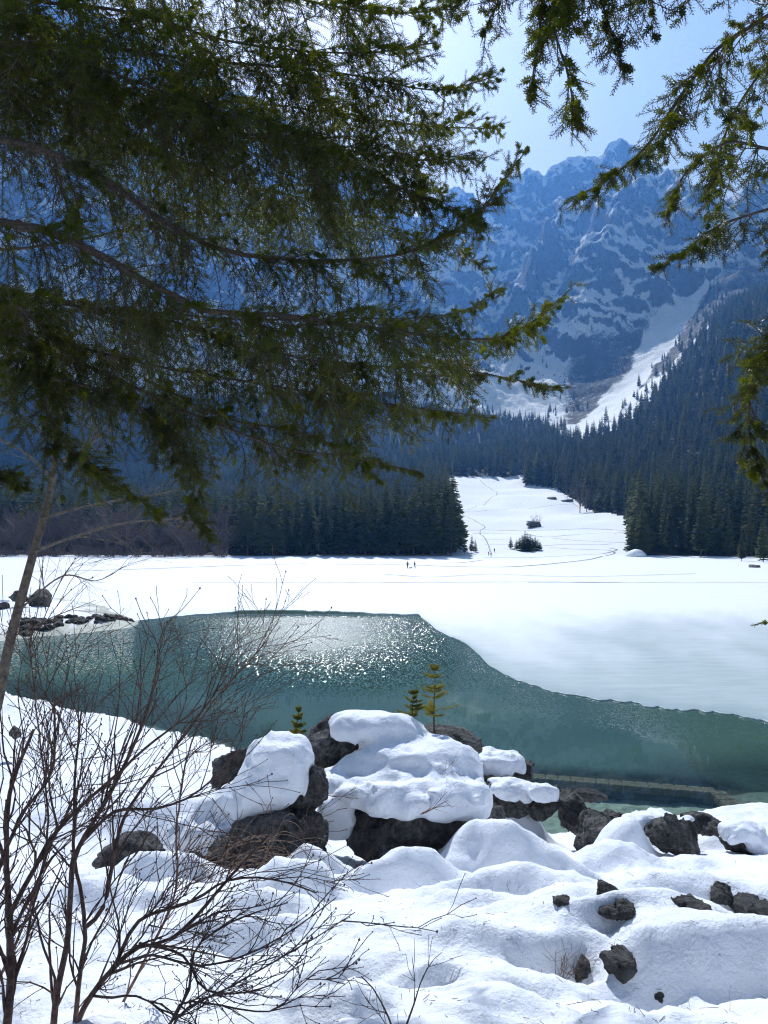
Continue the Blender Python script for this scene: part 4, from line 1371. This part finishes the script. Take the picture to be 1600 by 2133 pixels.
def place_shoots(P, D, L, W, rg, tmpl=None):
    """P base, D direction, L length, W width factor -> triangle soup"""
    P = np.asarray(P); D = np.asarray(D); L = np.asarray(L); W = np.asarray(W)
    out = []
    tmpl = tmpl or SHOOTS
    which = rg.integers(0, len(tmpl), len(P))
    for k in range(len(tmpl)):
        m = which == k
        if not m.any(): continue
        d = D[m]
        ref = rg.normal(size=d.shape)
        a = np.cross(d, ref); a /= np.linalg.norm(a, axis=1)[:, None] + 1e-9
        b = np.cross(d, a)
        T = tmpl[k].reshape(-1, 3)
        w = W[m][:, None, None] * .1
        V = P[m][:, None] + T[None, :, 0:1] * w * a[:, None] + T[None, :, 1:2] * w * b[:, None] + T[None, :, 2:3] * L[m][:, None, None] * d[:, None]
        out.append(V.reshape(-1, 3))
    V = np.concatenate(out)
    return V, np.arange(len(V)).reshape(-1, 3)


DOWN = np.array([0, 0, -1.])


def limb(tree, base, pts, r0, seed, blen=(.55, .3), gap=.055, needle=(0., 1.), hang=1., side=.7, fwd=.5, start=0., dens=1., mat=M_needle, r1=.004, tipup=0., shl=1.):
    """pts: (px, py, y) of the limb; blen: branchlet length at root / tip; needle: probability of green at root / tip"""
    rg = np.random.default_rng(seed)
    P = spline([at(*p) for p in pts], .05)
    n = len(P)
    P[1:-1] += np.cumsum(rg.normal(size=(n - 2, 3)) * .0028, 0) * np.sin(np.linspace(0, math.pi, n - 2))[:, None]
    seg = np.linalg.norm(np.diff(P, axis=0), axis=1); S = np.concatenate([[0], np.cumsum(seg)]); Lt = S[-1]
    T = np.gradient(P, axis=0); T /= np.linalg.norm(T, axis=1)[:, None]
    wood = Tubes(); tw = Tubes()
    wood.tube(P, r0 + (r1 - r0) * (S / Lt) ** .8, 7)
    sp, sd, sl, sw = [], [], [], []

    def shoots_along(Q, green):
        for i in range(len(Q) - 1):
            v = Q[i + 1] - Q[i]; l = np.linalg.norm(v)
            if l < .01: continue
            m = max(1, int(round(l / .075)))
            for j in range(m):
                if rg.random() < green:
                    sp.append(Q[i] + v * j / m); sd.append(v / l); sl.append(l / m * 1.12); sw.append(rg.uniform(.78, 1.1) * shl)

    s = start * Lt + rg.uniform(0, gap)
    sg = 1
    while s < Lt:
        u = s / Lt
        i = min(np.searchsorted(S, s), n - 1)
        p, t = P[i], T[i]
        lat = np.cross(t, [0, 0, 1.]); lat = unit(lat) * sg
        sg = -sg
        green = needle[0] + (needle[1] - needle[0]) * u
        hg = hang * (1 - .8 * float(sstep(.68, 1., u))) * (rg.uniform(1.1, 2.) if rg.random() < .55 else rg.uniform(.1, .8))
        bl = (1.55 if hg > 1 else 1.15) * (blen[0] + (blen[1] - blen[0]) * u) * rg.uniform(.45, 1.15) * min(1., .25 + 1.3 * (1 - u) / .35)
        d = unit(t * fwd * rg.uniform(.6, 1.4) + lat * side * rg.uniform(.5, 1.3) + DOWN * rg.uniform(-.25, .55) * hg + np.array([0, 0, .28]) * tipup)
        m = max(4, int(bl / .055))
        Q = [p]
        st = bl / m
        for k in range(m):
            d = unit(d + DOWN * (.15 * hg) + rg.normal(size=3) * .11)
            if k > m * .7: d = unit(d + t * .12 + np.array([0, 0, .1 * tipup]))
            Q.append(Q[-1] + d * st)
        Q = np.array(Q)
        live = rg.random() < green + .1
        tw.tube(Q[::2] if len(Q) > 5 else Q, np.linspace(.0042, .0014, len(Q[::2]) if len(Q) > 5 else len(Q)) * (.8 + .5 * bl), 3)
        if live: shoots_along(Q[int(len(Q) * .35):], .95)
        # side twigs
        q = .06
        tsg = 1
        while q < bl:
            k = min(int(q / st), m - 1)
            dd = unit(Q[k + 1] - Q[k]); l2 = unit(np.cross(dd, unit(lat + rg.normal(size=3) * .4 + [0, .2, .3]))) * tsg
            tsg = -tsg
            tl = rg.uniform(.06, .18) * (1.1 - .55 * q / bl) * min(1.3, .6 + bl)
            e = unit(dd * .62 + l2 * rg.uniform(.6, 1.1) + DOWN * .1 * hang + rg.normal(size=3) * .18)
            a0 = Q[k] + (Q[k + 1] - Q[k]) * ((q / st) % 1)
            a1 = a0 + e * tl * .5
            a2 = a1 + unit(e + DOWN * .12 * hang + dd * .25) * tl * .5
            tw.tube([a0, a2], [.0024, .0012], 3)
            if live and rg.random() < .55 + .5 * green: shoots_along(np.array([a0 + (a1 - a0) * .25, a1, a2]), .97)
            elif rg.random() < .3: tw.tube([a1, a1 + unit(e + rg.normal(size=3) * .5) * tl * .4], [.0013, .0008], 3)
            q += rg.uniform(.024, .044) / dens
        s += .50 * gap * rg.uniform(.5, 1.5) / dens * (1 if math.sin(s * 9 + seed) > -.55 else 2.2)
    if needle[1] > .3:
        shoots_along(P[int(n * .86):], .9)
    V, Q = wood.arrays()
    br = add_mesh("branch", V - base, [Q], M_bark, tree)
    V, Q = tw.arrays()
    tag(add_mesh("twigs", V - base, [Q], M_twig, br), kind="stuff")
    if sp:
        V, T_ = place_shoots(sp, sd, sl, sw, rg)
        tag(add_mesh("needles", V - base, [T_], mat, br, smooth=False), kind="stuff")
    return len(sp)


def big_trunk(name, p, r, h, label, lean=0.):
    p = np.array(p)
    root = empty(name, p, label, "tree")
    t = Tubes()
    zz = np.linspace(-.3, h, 14)
    t.tube(np.stack([lean * zz * .1, zz * 0, zz], 1), r * np.linspace(1.15, .45, 14), 14)
    V, Q = t.arrays()
    V = V + .02 * np.stack([fbm(V[:, 0] * 6, V[:, 1] * 6, V[:, 2] * 2, o=3, seed=3)] * 3, 1) * [1, 1, 0]
    add_mesh("trunk", V, [Q], M_bark, root)
    return root, p


nsh = 0
# --- the big spruce at the left: its trunk stands outside the picture
xt, yt = -4.1, 4.6
LT, lb = big_trunk("spruce_tree", (xt, yt, float(bank_z(np.array([xt]), np.array([yt]))[0])), .26, 15, "large spruce whose dense dark limbs hang over the upper left")
LIMBS = [
    # pts, r0, kwargs
    ([(-460, 230, 4.55), (-100, 250, 4.3), (0, 285, 4.2), (130, 325, 4.2), (240, 385, 4.25), (330, 452, 4.3), (480, 522, 4.4), (690, 540, 4.5), (870, 515, 4.5), (990, 445, 4.45), (1088, 325, 4.4)], .036, dict(blen=(.55, .36), needle=(.05, 1.15), hang=1.0, gap=.062, start=.28, tipup=.3)),
    ([(-460, 400, 4.4), (0, 466, 3.9), (95, 490, 3.85), (200, 536, 3.85), (300, 592, 3.9), (420, 652, 3.95), (560, 668, 4.0), (760, 690, 4.1), (980, 712, 4.1), (1080, 690, 4.1), (1160, 628, 4.1)], .04, dict(blen=(.55, .42), needle=(.1, 1.1), hang=1.15, gap=.052, start=.25, tipup=.2)),
    ([(-460, 0, 4.7), (-100, 40, 4.9), (150, 90, 5.0), (400, 130, 5.0), (700, 160, 5.0), (900, 190, 5.0), (1030, 160, 5.0)], .021, dict(blen=(.7, .4), needle=(.5, 1.1), gap=.046, start=.2)),
    ([(-460, -160, 4.8), (0, -70, 5.1), (300, -40, 5.2), (550, -10, 5.2), (780, 30, 5.2), (955, 18, 5.2)], .021, dict(blen=(.7, .42), needle=(.5, 1.1), gap=.046, start=.2)),
    ([(-460, 90, 4.8), (0, 150, 5.2), (300, 200, 5.4), (600, 226, 5.5), (850, 262, 5.5), (1032, 268, 5.5)], .021, dict(blen=(.75, .45), needle=(.5, 1.1), gap=.046, start=.2)),
    ([(-460, 120, 4.6), (0, 190, 4.6), (300, 250, 4.7), (600, 290, 4.8), (830, 330, 4.9), (1000, 330, 4.9)], .017, dict(blen=(.65, .42), needle=(.45, 1.1), gap=.048, start=.25)),
    ([(-460, 20, 4.6), (0, 90, 4.3), (250, 170, 4.3), (500, 250, 4.3), (700, 330, 4.4), (900, 420, 4.5), (1000, 470, 4.5)], .017, dict(blen=(.6, .4), needle=(.5, 1.1), gap=.05, start=.25)),
    ([(-460, 220, 4.9), (0, 240, 5.6), (250, 300, 5.8), (500, 380, 5.9), (720, 420, 5.9), (930, 400, 5.9)], .017, dict(blen=(.7, .45), needle=(.35, 1.1), gap=.05, start=.35)),
    ([(-460, -60, 4.6), (0, -10, 4.4), (250, 30, 4.4), (500, 90, 4.5), (740, 110, 4.6), (900, 90, 4.6)], .017, dict(blen=(.6, .4), needle=(.5, 1.1), gap=.05, start=.25)),
    ([(-460, 600, 4.9), (-60, 610, 4.7), (100, 640, 4.7), (300, 670, 4.8), (520, 735, 4.8), (740, 770, 4.8), (950, 775, 4.8), (1060, 790, 4.8), (1148, 806, 4.8)], .017, dict(blen=(.55, .36), needle=(.75, 1.1), gap=.046, start=.2, hang=1.)),
    ([(-460, 560, 5.0), (0, 600, 5.3), (250, 640, 5.5), (500, 660, 5.6), (760, 660, 5.7), (950, 650, 5.7), (1040, 600, 5.7)], .017, dict(blen=(.5, .42), needle=(.5, 1.1), gap=.06, start=.3)),
    ([(-460, 640, 4.7), (-60, 660, 4.4), (150, 720, 4.4), (400, 780, 4.4), (640, 820, 4.5), (860, 850, 4.5), (1035, 872, 4.5)], .016, dict(blen=(.5, .3), needle=(.55, 1.1), gap=.062, start=.2, hang=1.1)),
    ([(-460, 660, 4.6), (0, 690, 4.2), (200, 770, 4.2), (420, 870, 4.2), (600, 930, 4.2), (740, 950, 4.2), (868, 985, 4.2)], .024, dict(blen=(.4, .24), needle=(.3, 1.1), gap=.065, start=.3, hang=1.1)),
    ([(-460, 640, 4.4), (-20, 610, 3.8), (60, 760, 3.8), (110, 890, 3.8), (180, 960, 3.8), (260, 1020, 3.8), (318, 1062, 3.8)], .02, dict(blen=(.34, .34), needle=(.3, 1.15), gap=.036, start=.5, hang=.8)),
    ([(-460, 700, 4.4), (150, 790, 4.0), (330, 880, 4.0), (400, 980, 4.0), (400, 1060, 4.0), (430, 1110, 4.0)], .018, dict(blen=(.34, .28), needle=(.5, 1.1), gap=.042, start=.5, hang=.8)),
    ([(-460, 820, 4.4), (-60, 960, 4.0), (0, 985, 4.0), (35, 1010, 4.0)], .014, dict(blen=(.26, .24), needle=(.8, 1.1), gap=.035, start=.5, hang=.7)),
    ([(-460, 480, 5.2), (0, 520, 6.2), (250, 480, 6.5), (500, 440, 6.6), (740, 470, 6.6), (900, 500, 6.6), (1010, 560, 6.6)], .017, dict(blen=(.6, .5), needle=(.1, 1.1), gap=.07, start=.4)),
    ([(300, 790, 4.5), (470, 870, 4.6), (620, 900, 4.6), (720, 940, 4.6), (790, 1000, 4.6)], .012, dict(blen=(.3, .25), needle=(.7, 1.1), gap=.055, hang=1.)),
]
for i, (pts, r0, kw) in enumerate(LIMBS):
    nsh += limb(LT, lb, pts, r0, 800 + i, **kw)

# --- the spruce at the right, trunk outside the picture
xt, yt = 3.6, 3.4
RT, rb = big_trunk("spruce_tree", (xt, yt, float(bank_z(np.array([xt]), np.array([yt]))[0])), .2, 12, "spruce whose sparse hanging boughs frame the upper right sky")
RL = [
    ([(2200, -260, 3.5), (1750, -60, 3.3), (1600, 30, 3.3), (1480, 110, 3.3), (1400, 220, 3.3), (1340, 310, 3.3), (1250, 385, 3.3), (1190, 412, 3.3)], .022, dict(blen=(.42, .22), needle=(.35, 1.1), gap=.05, start=.35, hang=1.2, shl=1.)),
    ([(2200, 220, 3.5), (1750, 340, 3.6), (1600, 322, 3.6), (1510, 305, 3.6), (1430, 360, 3.6), (1390, 440, 3.6)], .018, dict(blen=(.45, .26), needle=(.2, 1.0), gap=.06, start=.35, hang=1.3)),
    ([(2200, 300, 3.4), (1750, 400, 3.2), (1600, 440, 3.2), (1500, 470, 3.2), (1430, 520, 3.2), (1375, 555, 3.2)], .014, dict(blen=(.3, .16), needle=(.2, 1.1), gap=.06, start=.4, hang=1.2)),
    ([(2200, -100, 3.6), (1750, 60, 3.9), (1620, 130, 4.0), (1540, 230, 4.0), (1500, 330, 4.0), (1470, 420, 4.0)], .016, dict(blen=(.4, .3), needle=(.1, 1.), gap=.06, start=.4, hang=1.3)),
    ([(2200, 420, 3.3), (1760, 640, 2.9), (1640, 690, 2.8), (1580, 760, 2.8), (1560, 840, 2.8), (1565, 930, 2.8), (1590, 1000, 2.8)], .012, dict(blen=(.22, .16), needle=(1., 1.1), gap=.028, start=.45, hang=.8)),
    # bough over the top edge with tassels hanging into the sky
    ([(2200, -420, 3.5), (1750, -260, 3.2), (1500, -170, 3.1), (1300, -110, 3.05), (1150, -60, 3.0), (1020, -30, 3.0), (960, 0, 3.0)], .02, dict(blen=(.3, .28), needle=(.6, 1.1), gap=.045, start=.45, hang=1.6)),
    ([(1200, -80, 3.05), (1170, -20, 3.0), (1160, 60, 2.95), (1180, 140, 2.95), (1205, 260, 2.95)], .007, dict(blen=(.2, .12), needle=(1., 1.1), gap=.04, hang=1.0, fwd=.7)),
    ([(1120, -70, 3.1), (1130, 0, 3.1), (1120, 90, 3.1), (1105, 200, 3.1)], .006, dict(blen=(.16, .1), needle=(1., 1.1), gap=.045, hang=1.0, fwd=.7)),
    ([(1260, -100, 3.1), (1255, 0, 3.1), (1280, 80, 3.1), (1300, 150, 3.1)], .006, dict(blen=(.16, .1), needle=(1., 1.1), gap=.05, hang=1.0, fwd=.7)),
    ([(1060, -60, 3.1), (1040, 0, 3.1), (1020, 40, 3.1), (1005, 80, 3.1)], .005, dict(blen=(.12, .08), needle=(1., 1.1), gap=.05, hang=1.0, fwd=.7)),
]
for i, (pts, r0, kw) in enumerate(RL):
    nsh += limb(RT, rb, pts, r0, 850 + i, **kw)
# needle tuft poking in at the right edge
tp = at(1640, 1330, 5.)
PT = empty("pine_sapling", (tp[0] + .12, tp[1], float(bank_z(np.array([tp[0] + .12]), np.array([tp[1]]))[0])), "small dark conifer tip poking in at the frame edge above the ice", "tree")
pb_ = np.array(PT.location)
nsh += limb(PT, pb_, [((pb_[0]) / 5. * F + CX, HZ + (CAMZ - pb_[2]) / 5. * F, 5.), (1668, 1500, 5.), (1650, 1380, 5.), (1615, 1300, 5.), (1572, 1302, 5.)], .012, 880, blen=(.12, .09), needle=(.2, 1.1), gap=.05, start=.6, hang=.2)


# ------------------------------------------------------------------ saplings on the boulder
def sapling(px, py, h_px, y, seed, label, wide=.42):
    rg = np.random.default_rng(seed)
    b0 = at(px, py, y); h = h_px * y / F
    root = empty("spruce_sapling", b0, label, "tree")
    t = Tubes()
    P = np.array([[0, 0, -.1], [rg.uniform(-.05, .05), 0, h * .35], [rg.uniform(-.02, .02), 0, h * .7], [.01, 0, h]])
    P = spline(P, .05)
    t.tube(P, np.linspace(.016, .003, len(P)), 6)
    V, Q = t.arrays(); add_mesh("trunk", V, [Q], M_twig, root)
    bt_ = Tubes(); sp, sd, sl, sw = [], [], [], []
    nw = 8
    for w in range(nw):
        u = .2 + .78 * min(1., max(0., (w + rg.uniform(-.45, .45)) / (nw - 1)))
        for k in range(int(rg.integers(4, 7))):
            a = rg.uniform(0, 6.283)
            l = h * wide * (1.08 - u) * rg.uniform(.3, 1.25) + .03
            d = np.array([math.cos(a), math.sin(a), .15 + .35 * u])
            p = np.array([0, 0, h * u])
            Q = [p]
            for s in range(5):
                d = unit(d + [0, 0, -.06 + .05 * s])
                Q.append(Q[-1] + d * l / 5)
            Q = np.array(Q)
            bt_.tube(Q, np.linspace(.005, .0015, 6), 3)
            for s in range(1, 5):
                v = Q[s + 1] - Q[s]
                sp.append(Q[s]); sd.append(unit(v)); sl.append(np.linalg.norm(v) * 1.2); sw.append(1.25)
                for sg in (-1, 1):
                    e = unit(unit(v) * .8 + np.cross(unit(v), [0, 0, 1.]) * sg * .8)
                    ll = l * .3 * (1.15 - s / 5) + .02
                    sp.append(Q[s]); sd.append(e); sl.append(ll); sw.append(1.)
    sp.append(P[-4]); sd.append(np.array([0, 0, 1.])); sl.append(.12); sw.append(1.)
    V, Q = bt_.arrays(); br = add_mesh("branches", V, [Q], M_twig, root)
    V, T_ = place_shoots(sp, sd, sl, sw, rg)
    tag(add_mesh("needles", V, [T_], M_needle_young, br, smooth=False), kind="stuff")


sapling(904, 1515, 130, 11.6, 1, "taller yellow green spruce sapling on top of the boulder")
sapling(862, 1510, 72, 11.4, 2, "shorter bushy sapling left of the taller one on the boulder", .55)
sapling(622, 1545, 70, 11.2, 3, "thin small sapling on the left shoulder of the boulder", .35)


# ================================================================== BARE SHRUBS
def grow(t, p, d, L, r, rg, depth, up=.06, wob=.13, kids=(3, 6), buds=None, minr=.0009, droop=0.):
    m = max(4, int(L / .055))
    Q = [np.array(p)]
    for k in range(m):
        d = unit(d + rg.normal(size=3) * wob + [0, 0, up - droop * k / m])
        Q.append(Q[-1] + d * L / m)
    Q = np.array(Q)
    t.tube(Q, np.linspace(r, max(minr, r * .45), len(Q)), 5 if r > .006 else (4 if r > .003 else 3))
    if buds is not None:
        for k in range(2, len(Q)):
            if rg.random() < .55: buds.append((Q[k], r))
        buds.append((Q[-1], r * 1.2))
    if depth > 0:
        for _ in range(int(rg.integers(*kids))):
            k = int(rg.integers(1, len(Q) - 1))
            ax = unit(np.cross(Q[k + 1] - Q[k], rg.normal(size=3)))
            e = unit(unit(Q[k + 1] - Q[k]) * rg.uniform(.7, 1.1) + ax * rg.uniform(.4, .8))
            grow(t, Q[k], e, L * rg.uniform(.4, .75), r * rg.uniform(.42, .62), rg, depth - 1, up, wob, kids, buds, minr, droop)


def bud_mesh(buds, rg):
    B = np.array([b[0] for b in buds]); r = np.array([max(.0022, min(b[1] * 1.5, .0045)) for b in buds])
    o6 = np.array([(1, 0, 0), (-1, 0, 0), (0, 1, 0), (0, -1, 0), (0, 0, 1.6), (0, 0, -1.2)])
    f = np.array([(0, 2, 4), (2, 1, 4), (1, 3, 4), (3, 0, 4), (2, 0, 5), (1, 2, 5), (3, 1, 5), (0, 3, 5)])
    V = B[:, None] + o6[None] * r[:, None, None]
    return V.reshape(-1, 3), (f[None] + (np.arange(len(B)) * 6)[:, None, None]).reshape(-1, 3)


# the multi-stemmed shrub in the lower left
sb = at(90, 2210, 2.75)
sb[2] = float(bank_z(np.array([sb[0]]), np.array([sb[1]]))[0]) - .03
SH = empty("bare_shrub", sb, "tall leafless shrub with many dark red brown stems, lower left", "shrub")
STEMS = [  # px, py, distance along each main stem; radius; twigs
    ([(5, 2240, 2.6), (20, 2050, 2.6), (12, 1900, 2.6), (8, 1780, 2.65), (20, 1650, 2.7), (70, 1520, 2.7)], .019),
    ([(20, 1905, 2.6), (60, 1830, 2.6), (120, 1730, 2.65), (210, 1640, 2.7), (300, 1560, 2.75), (420, 1470, 2.8)], .011),
    ([(105, 2240, 2.7), (118, 2080, 2.7), (140, 1960, 2.7), (150, 1850, 2.7), (165, 1760, 2.7), (230, 1650, 2.75), (300, 1500, 2.8), (330, 1380, 2.8)], .015),
    ([(150, 2240, 2.75), (160, 2060, 2.75), (172, 1960, 2.75), (165, 1880, 2.75), (148, 1790, 2.75), (150, 1650, 2.8), (170, 1480, 2.85)], .012),
    ([(130, 2240, 2.7), (175, 2100, 2.7), (240, 2010, 2.7), (290, 1965, 2.7), (360, 1945, 2.75), (450, 1850, 2.8), (560, 1740, 2.85)], .014),
    ([(240, 2010, 2.7), (290, 1920, 2.72), (400, 1880, 2.75), (480, 1830, 2.8), (570, 1830, 2.8), (660, 1860, 2.8)], .009),
    ([(180, 1930, 2.75), (215, 1890, 2.75), (240, 1780, 2.8), (270, 1680, 2.85), (360, 1560, 2.9), (480, 1400, 2.95)], .010),
    ([(165, 1760, 2.7), (240, 1690, 2.72), (330, 1680, 2.75), (420, 1640, 2.8), (500, 1560, 2.85)], .008),
    ([(-60, 2100, 2.5), (-20, 1850, 2.5), (30, 1700, 2.55), (100, 1600, 2.6), (115, 1440, 2.6)], .011),
    ([(-80, 2200, 2.9), (60, 1900, 3.0), (100, 1700, 3.1), (80, 1500, 3.2), (60, 1330, 3.2)], .008),
    ([(200, 2200, 3.2), (300, 2000, 3.2), (360, 1850, 3.3), (370, 1680, 3.3), (420, 1500, 3.4), (560, 1330, 3.4)], .008),
    ([(300, 2230, 2.4), (390, 2060, 2.4), (400, 1980, 2.4), (480, 1920, 2.45), (600, 1880, 2.5)], .007),
    ([(290, 1965, 2.7), (380, 1990, 2.65), (430, 2060, 2.6), (560, 2050, 2.6), (640, 1990, 2.6)], .006),
    ([(240, 2010, 2.7), (320, 1990, 2.6), (420, 2010, 2.55), (520, 1985, 2.5), (620, 1930, 2.5), (700, 1870, 2.5)], .006),
    ([(340, 2240, 2.3), (370, 2120, 2.3), (480, 2060, 2.3), (600, 1990, 2.35), (740, 1900, 2.35)], .005),
    ([(330, 2240, 2.35), (360, 2120, 2.35), (400, 2090, 2.35), (560, 2110, 2.35), (640, 2040, 2.35), (720, 2050, 2.35)], .005),
]
for i, (pts, r) in enumerate(STEMS):
    rg = np.random.default_rng(900 + i)
    P = spline([at(*p) for p in pts], .045)
    P[1:-1] += np.cumsum(rg.normal(size=(len(P) - 2, 3)) * .0022, 0) * np.sin(np.linspace(0, math.pi, len(P) - 2))[:, None]
    t = Tubes(); rad = r * np.linspace(1, .28, len(P)) ** .9 * .92
    t.tube(P, rad, 7)
    V, Q = t.arrays()
    st = add_mesh("stem", V - sb, [Q], M_shrub, SH)
    t = Tubes(); buds = []
    ntw = int(len(P) * .6)
    for _ in range(ntw):
        k = int(len(P) * rg.uniform(.15, .99)); k = min(k, len(P) - 2)
        d = unit(P[k + 1] - P[k])
        e = unit(d * 1. + unit(np.cross(d, rg.normal(size=3))) * rg.uniform(.3, .8) + [.12, 0, .25])
        grow(t, P[k], e, rg.uniform(.18, .52) * (.62 if r < .0075 else 1.), max(.0027, rad[k] * rg.uniform(.35, .6)), rg, 1 if rg.random() < .6 else 2, .03, .15, (2, 5), buds, .0013)
    V, Q = t.arrays()
    tw = tag(add_mesh("twigs", V - sb, [Q], M_shrub, st), kind="stuff")
    V, T_ = bud_mesh(buds, rg)
    tag(add_mesh("buds", V - sb, [T_], M_shrub, st, smooth=False), kind="stuff")

# the leaning pale tree behind it
tb = at(-30, 1560, 8.6)
LTREE = empty("bare_tree", tb, "slender leaning pale barked tree at the left, behind the shrub", "tree")
t = Tubes()
P = spline([at(-60, 1640, 8.4), at(-10, 1480, 8.4), at(20, 1340, 8.4), at(62, 1180, 8.4), at(100, 1040, 8.5), at(118, 930, 8.5), at(132, 820, 8.6), at(138, 730, 8.7)], .1)
t.tube(P, np.linspace(.07, .028, len(P)), 9)
V, Q = t.arrays()
tr_ = add_mesh("trunk", V - tb, [Q], M_pale, LTREE)
rg = np.random.default_rng(950)
for (pts, r) in [([at(128, 960, 8.5), at(165, 945, 8.4), at(200, 910, 8.3), at(225, 870, 8.2)], .03), ([at(70, 1150, 8.4), at(150, 1120, 8.2), at(260, 1090, 8.0), at(400, 1080, 7.8)], .018), ([at(90, 1080, 8.4), at(200, 1050, 8.3), at(330, 1030, 8.1), at(460, 990, 8.0)], .014), ([at(40, 1270, 8.4), at(130, 1200, 8.3), at(200, 1210, 8.2), at(260, 1180, 8.2)], .012),
                 ([at(110, 1000, 8.5), at(60, 950, 8.4), at(-20, 900, 8.3), at(-80, 860, 8.3)], .016), ([at(120, 920, 8.5), at(60, 880, 8.6), at(-10, 850, 8.7)], .014), ([at(20, 1330, 8.4), at(100, 1290, 8.3), at(200, 1250, 8.3)], .01)]:
    t = Tubes(); P = spline(pts, .07); t.tube(P, np.linspace(r, r * .3, len(P)), 5)
    for _ in range(9):
        k = int(rg.integers(len(P) // 4, len(P) - 1)); d = unit(P[min(k + 1, len(P) - 1)] - P[k - 1])
        grow(t, P[k], unit(d + rg.normal(size=3) * .5), rg.uniform(.3, .8), r * .25, rg, 1, .0, .14, (2, 5), None, .0014)
    V, Q = t.arrays(); add_mesh("branch", V - tb, [Q], M_pale, LTREE)

# reddish dry bush arching in front of the left boulder
bb = at(470, 1850, 7.6); bb[2] -= .1
DB = empty("dry_bush", bb, "tangle of arching reddish dry stems in front of the left boulder", "bush")
for i in range(9):
    t = Tubes(); rg = np.random.default_rng(970 + i)
    for j in range(6):
        p = at(rg.uniform(330, 560), rg.uniform(1780, 1880), rg.uniform(7.2, 8.0))
        d = unit(np.array([rg.uniform(.2, 1.), rg.uniform(-.3, .2), rg.uniform(.1, .9)]))
        grow(t, p, d, rg.uniform(.5, 1.2), .007, rg, 1, .0, .09, (1, 3), None, .0024, .22)
    V, Q = t.arrays(); add_mesh("stems", V - bb, [Q], M_dry, DB)


def small_plant(px, py, y, n, L, seed, label, mat=M_shrub, spread=.5, r=.003, cat="bush", name="bare_bush", lean=(0, 0, 1), depth=1, droop=0.):
    if cat != 'branch': y = ground_hit(px, py)
    b0 = at(px, py, y)
    rg = np.random.default_rng(seed)
    root = empty(name, b0, label, cat)
    for i in range(n):
        t = Tubes()
        d = unit(np.array(lean) + rg.normal(size=3) * spread * .6)
        grow(t, np.array([rg.normal() * .02, rg.normal() * .02, -.05]), d, L * rg.uniform(.6, 1.1), r * rg.uniform(.7, 1.1), rg, depth, .03, .14, (2, 5), None, .0009, droop)
        V, Q = t.arrays()
        add_mesh("stem", V, [Q], mat, root)
    return root


small_plant(848, 2150, 2.75, 2, .34, 981, "forked bare seedling in the near snow at the bottom", spread=.35, r=.0042, depth=2)
small_plant(935, 2060, 2.9, 1, .16, 982, "single thin bare twig right of the forked seedling", lean=(.4, 0, 1), r=.0022)
small_plant(1165, 2030, 3.9, 9, .26, 983, "small bare bush beside the mossy stone in the snow", spread=.7, r=.0022)
small_plant(1205, 2020, 3.95, 26, .17, 984, "tuft of dry straw grass beside the small bare bush", mat=M_dry, spread=.8, r=.0016, cat="grass", name="grass_tuft", depth=0, droop=.3)
small_plant(1284, 1978, 4.1, 22, .07, 985, "dry brown grass on top of the rock in the snow hole", mat=M_dry, spread=1.2, r=.0016, cat="grass", name="grass_tuft", depth=0, droop=.5)
small_plant(878, 1688, 9.3, 3, .5, 986, "dead branch lying on the snow mantle of the largest boulder", lean=(1, -.1, .35), spread=.25, r=.007, name="dead_branch", cat="branch")
small_plant(905, 1605, 10.1, 3, .5, 987, "dead branch on the upper right snow of the largest boulder", lean=(1, -.3, .3), spread=.3, r=.006, name="dead_branch", cat="branch")
small_plant(680, 1650, 9.7, 2, .55, 988, "thin dead twig between the two snow capped boulders", lean=(1, -.2, -.1), spread=.2, r=.005, name="dead_branch", cat="branch")
small_plant(1070, 1850, 6.3, 3, .13, 989, "little dry herb in the shaded drift", spread=.9, r=.0025, name="dry_herb", cat="plant")
small_plant(665, 1830, 7.9, 4, .16, 990, "little tuft of dry stalks at the foot of the twig tangle", spread=.6, r=.003, name="dry_herb", cat="plant")
small_plant(1533, 2110, 2.6, 1, .16, 991, "single upright dry stalk at the lower right", r=.0014, depth=0, name="dry_stalk", cat="plant", spread=.1)

# fallen twigs, needles and cone scales on the near snow
rg = np.random.default_rng(1234)
t = Tubes()
for i in range(1300):
    y = 2.4 + 10 * rg.random() ** 1.6; px = rg.uniform(0, 1600)
    x = (px - CX) / F * y
    z = float(bank_z(np.array([x]), np.array([y]))[0]) + .004
    a_ = rg.uniform(0, 6.28); l = rg.uniform(.006, .03) if rg.random() < .9 else rg.uniform(.04, .12)
    t.tube([[x, y, z], [x + math.cos(a_) * l, y + math.sin(a_) * l, z + rg.uniform(0, .004)]], [.0016, .001], 3)
V, Q = t.arrays()
tag(add_mesh("litter", V, [Q], M_shrub), "fallen needles and twig bits scattered on the near snow", "litter", kind="stuff")
print("SHOOTS", nsh)
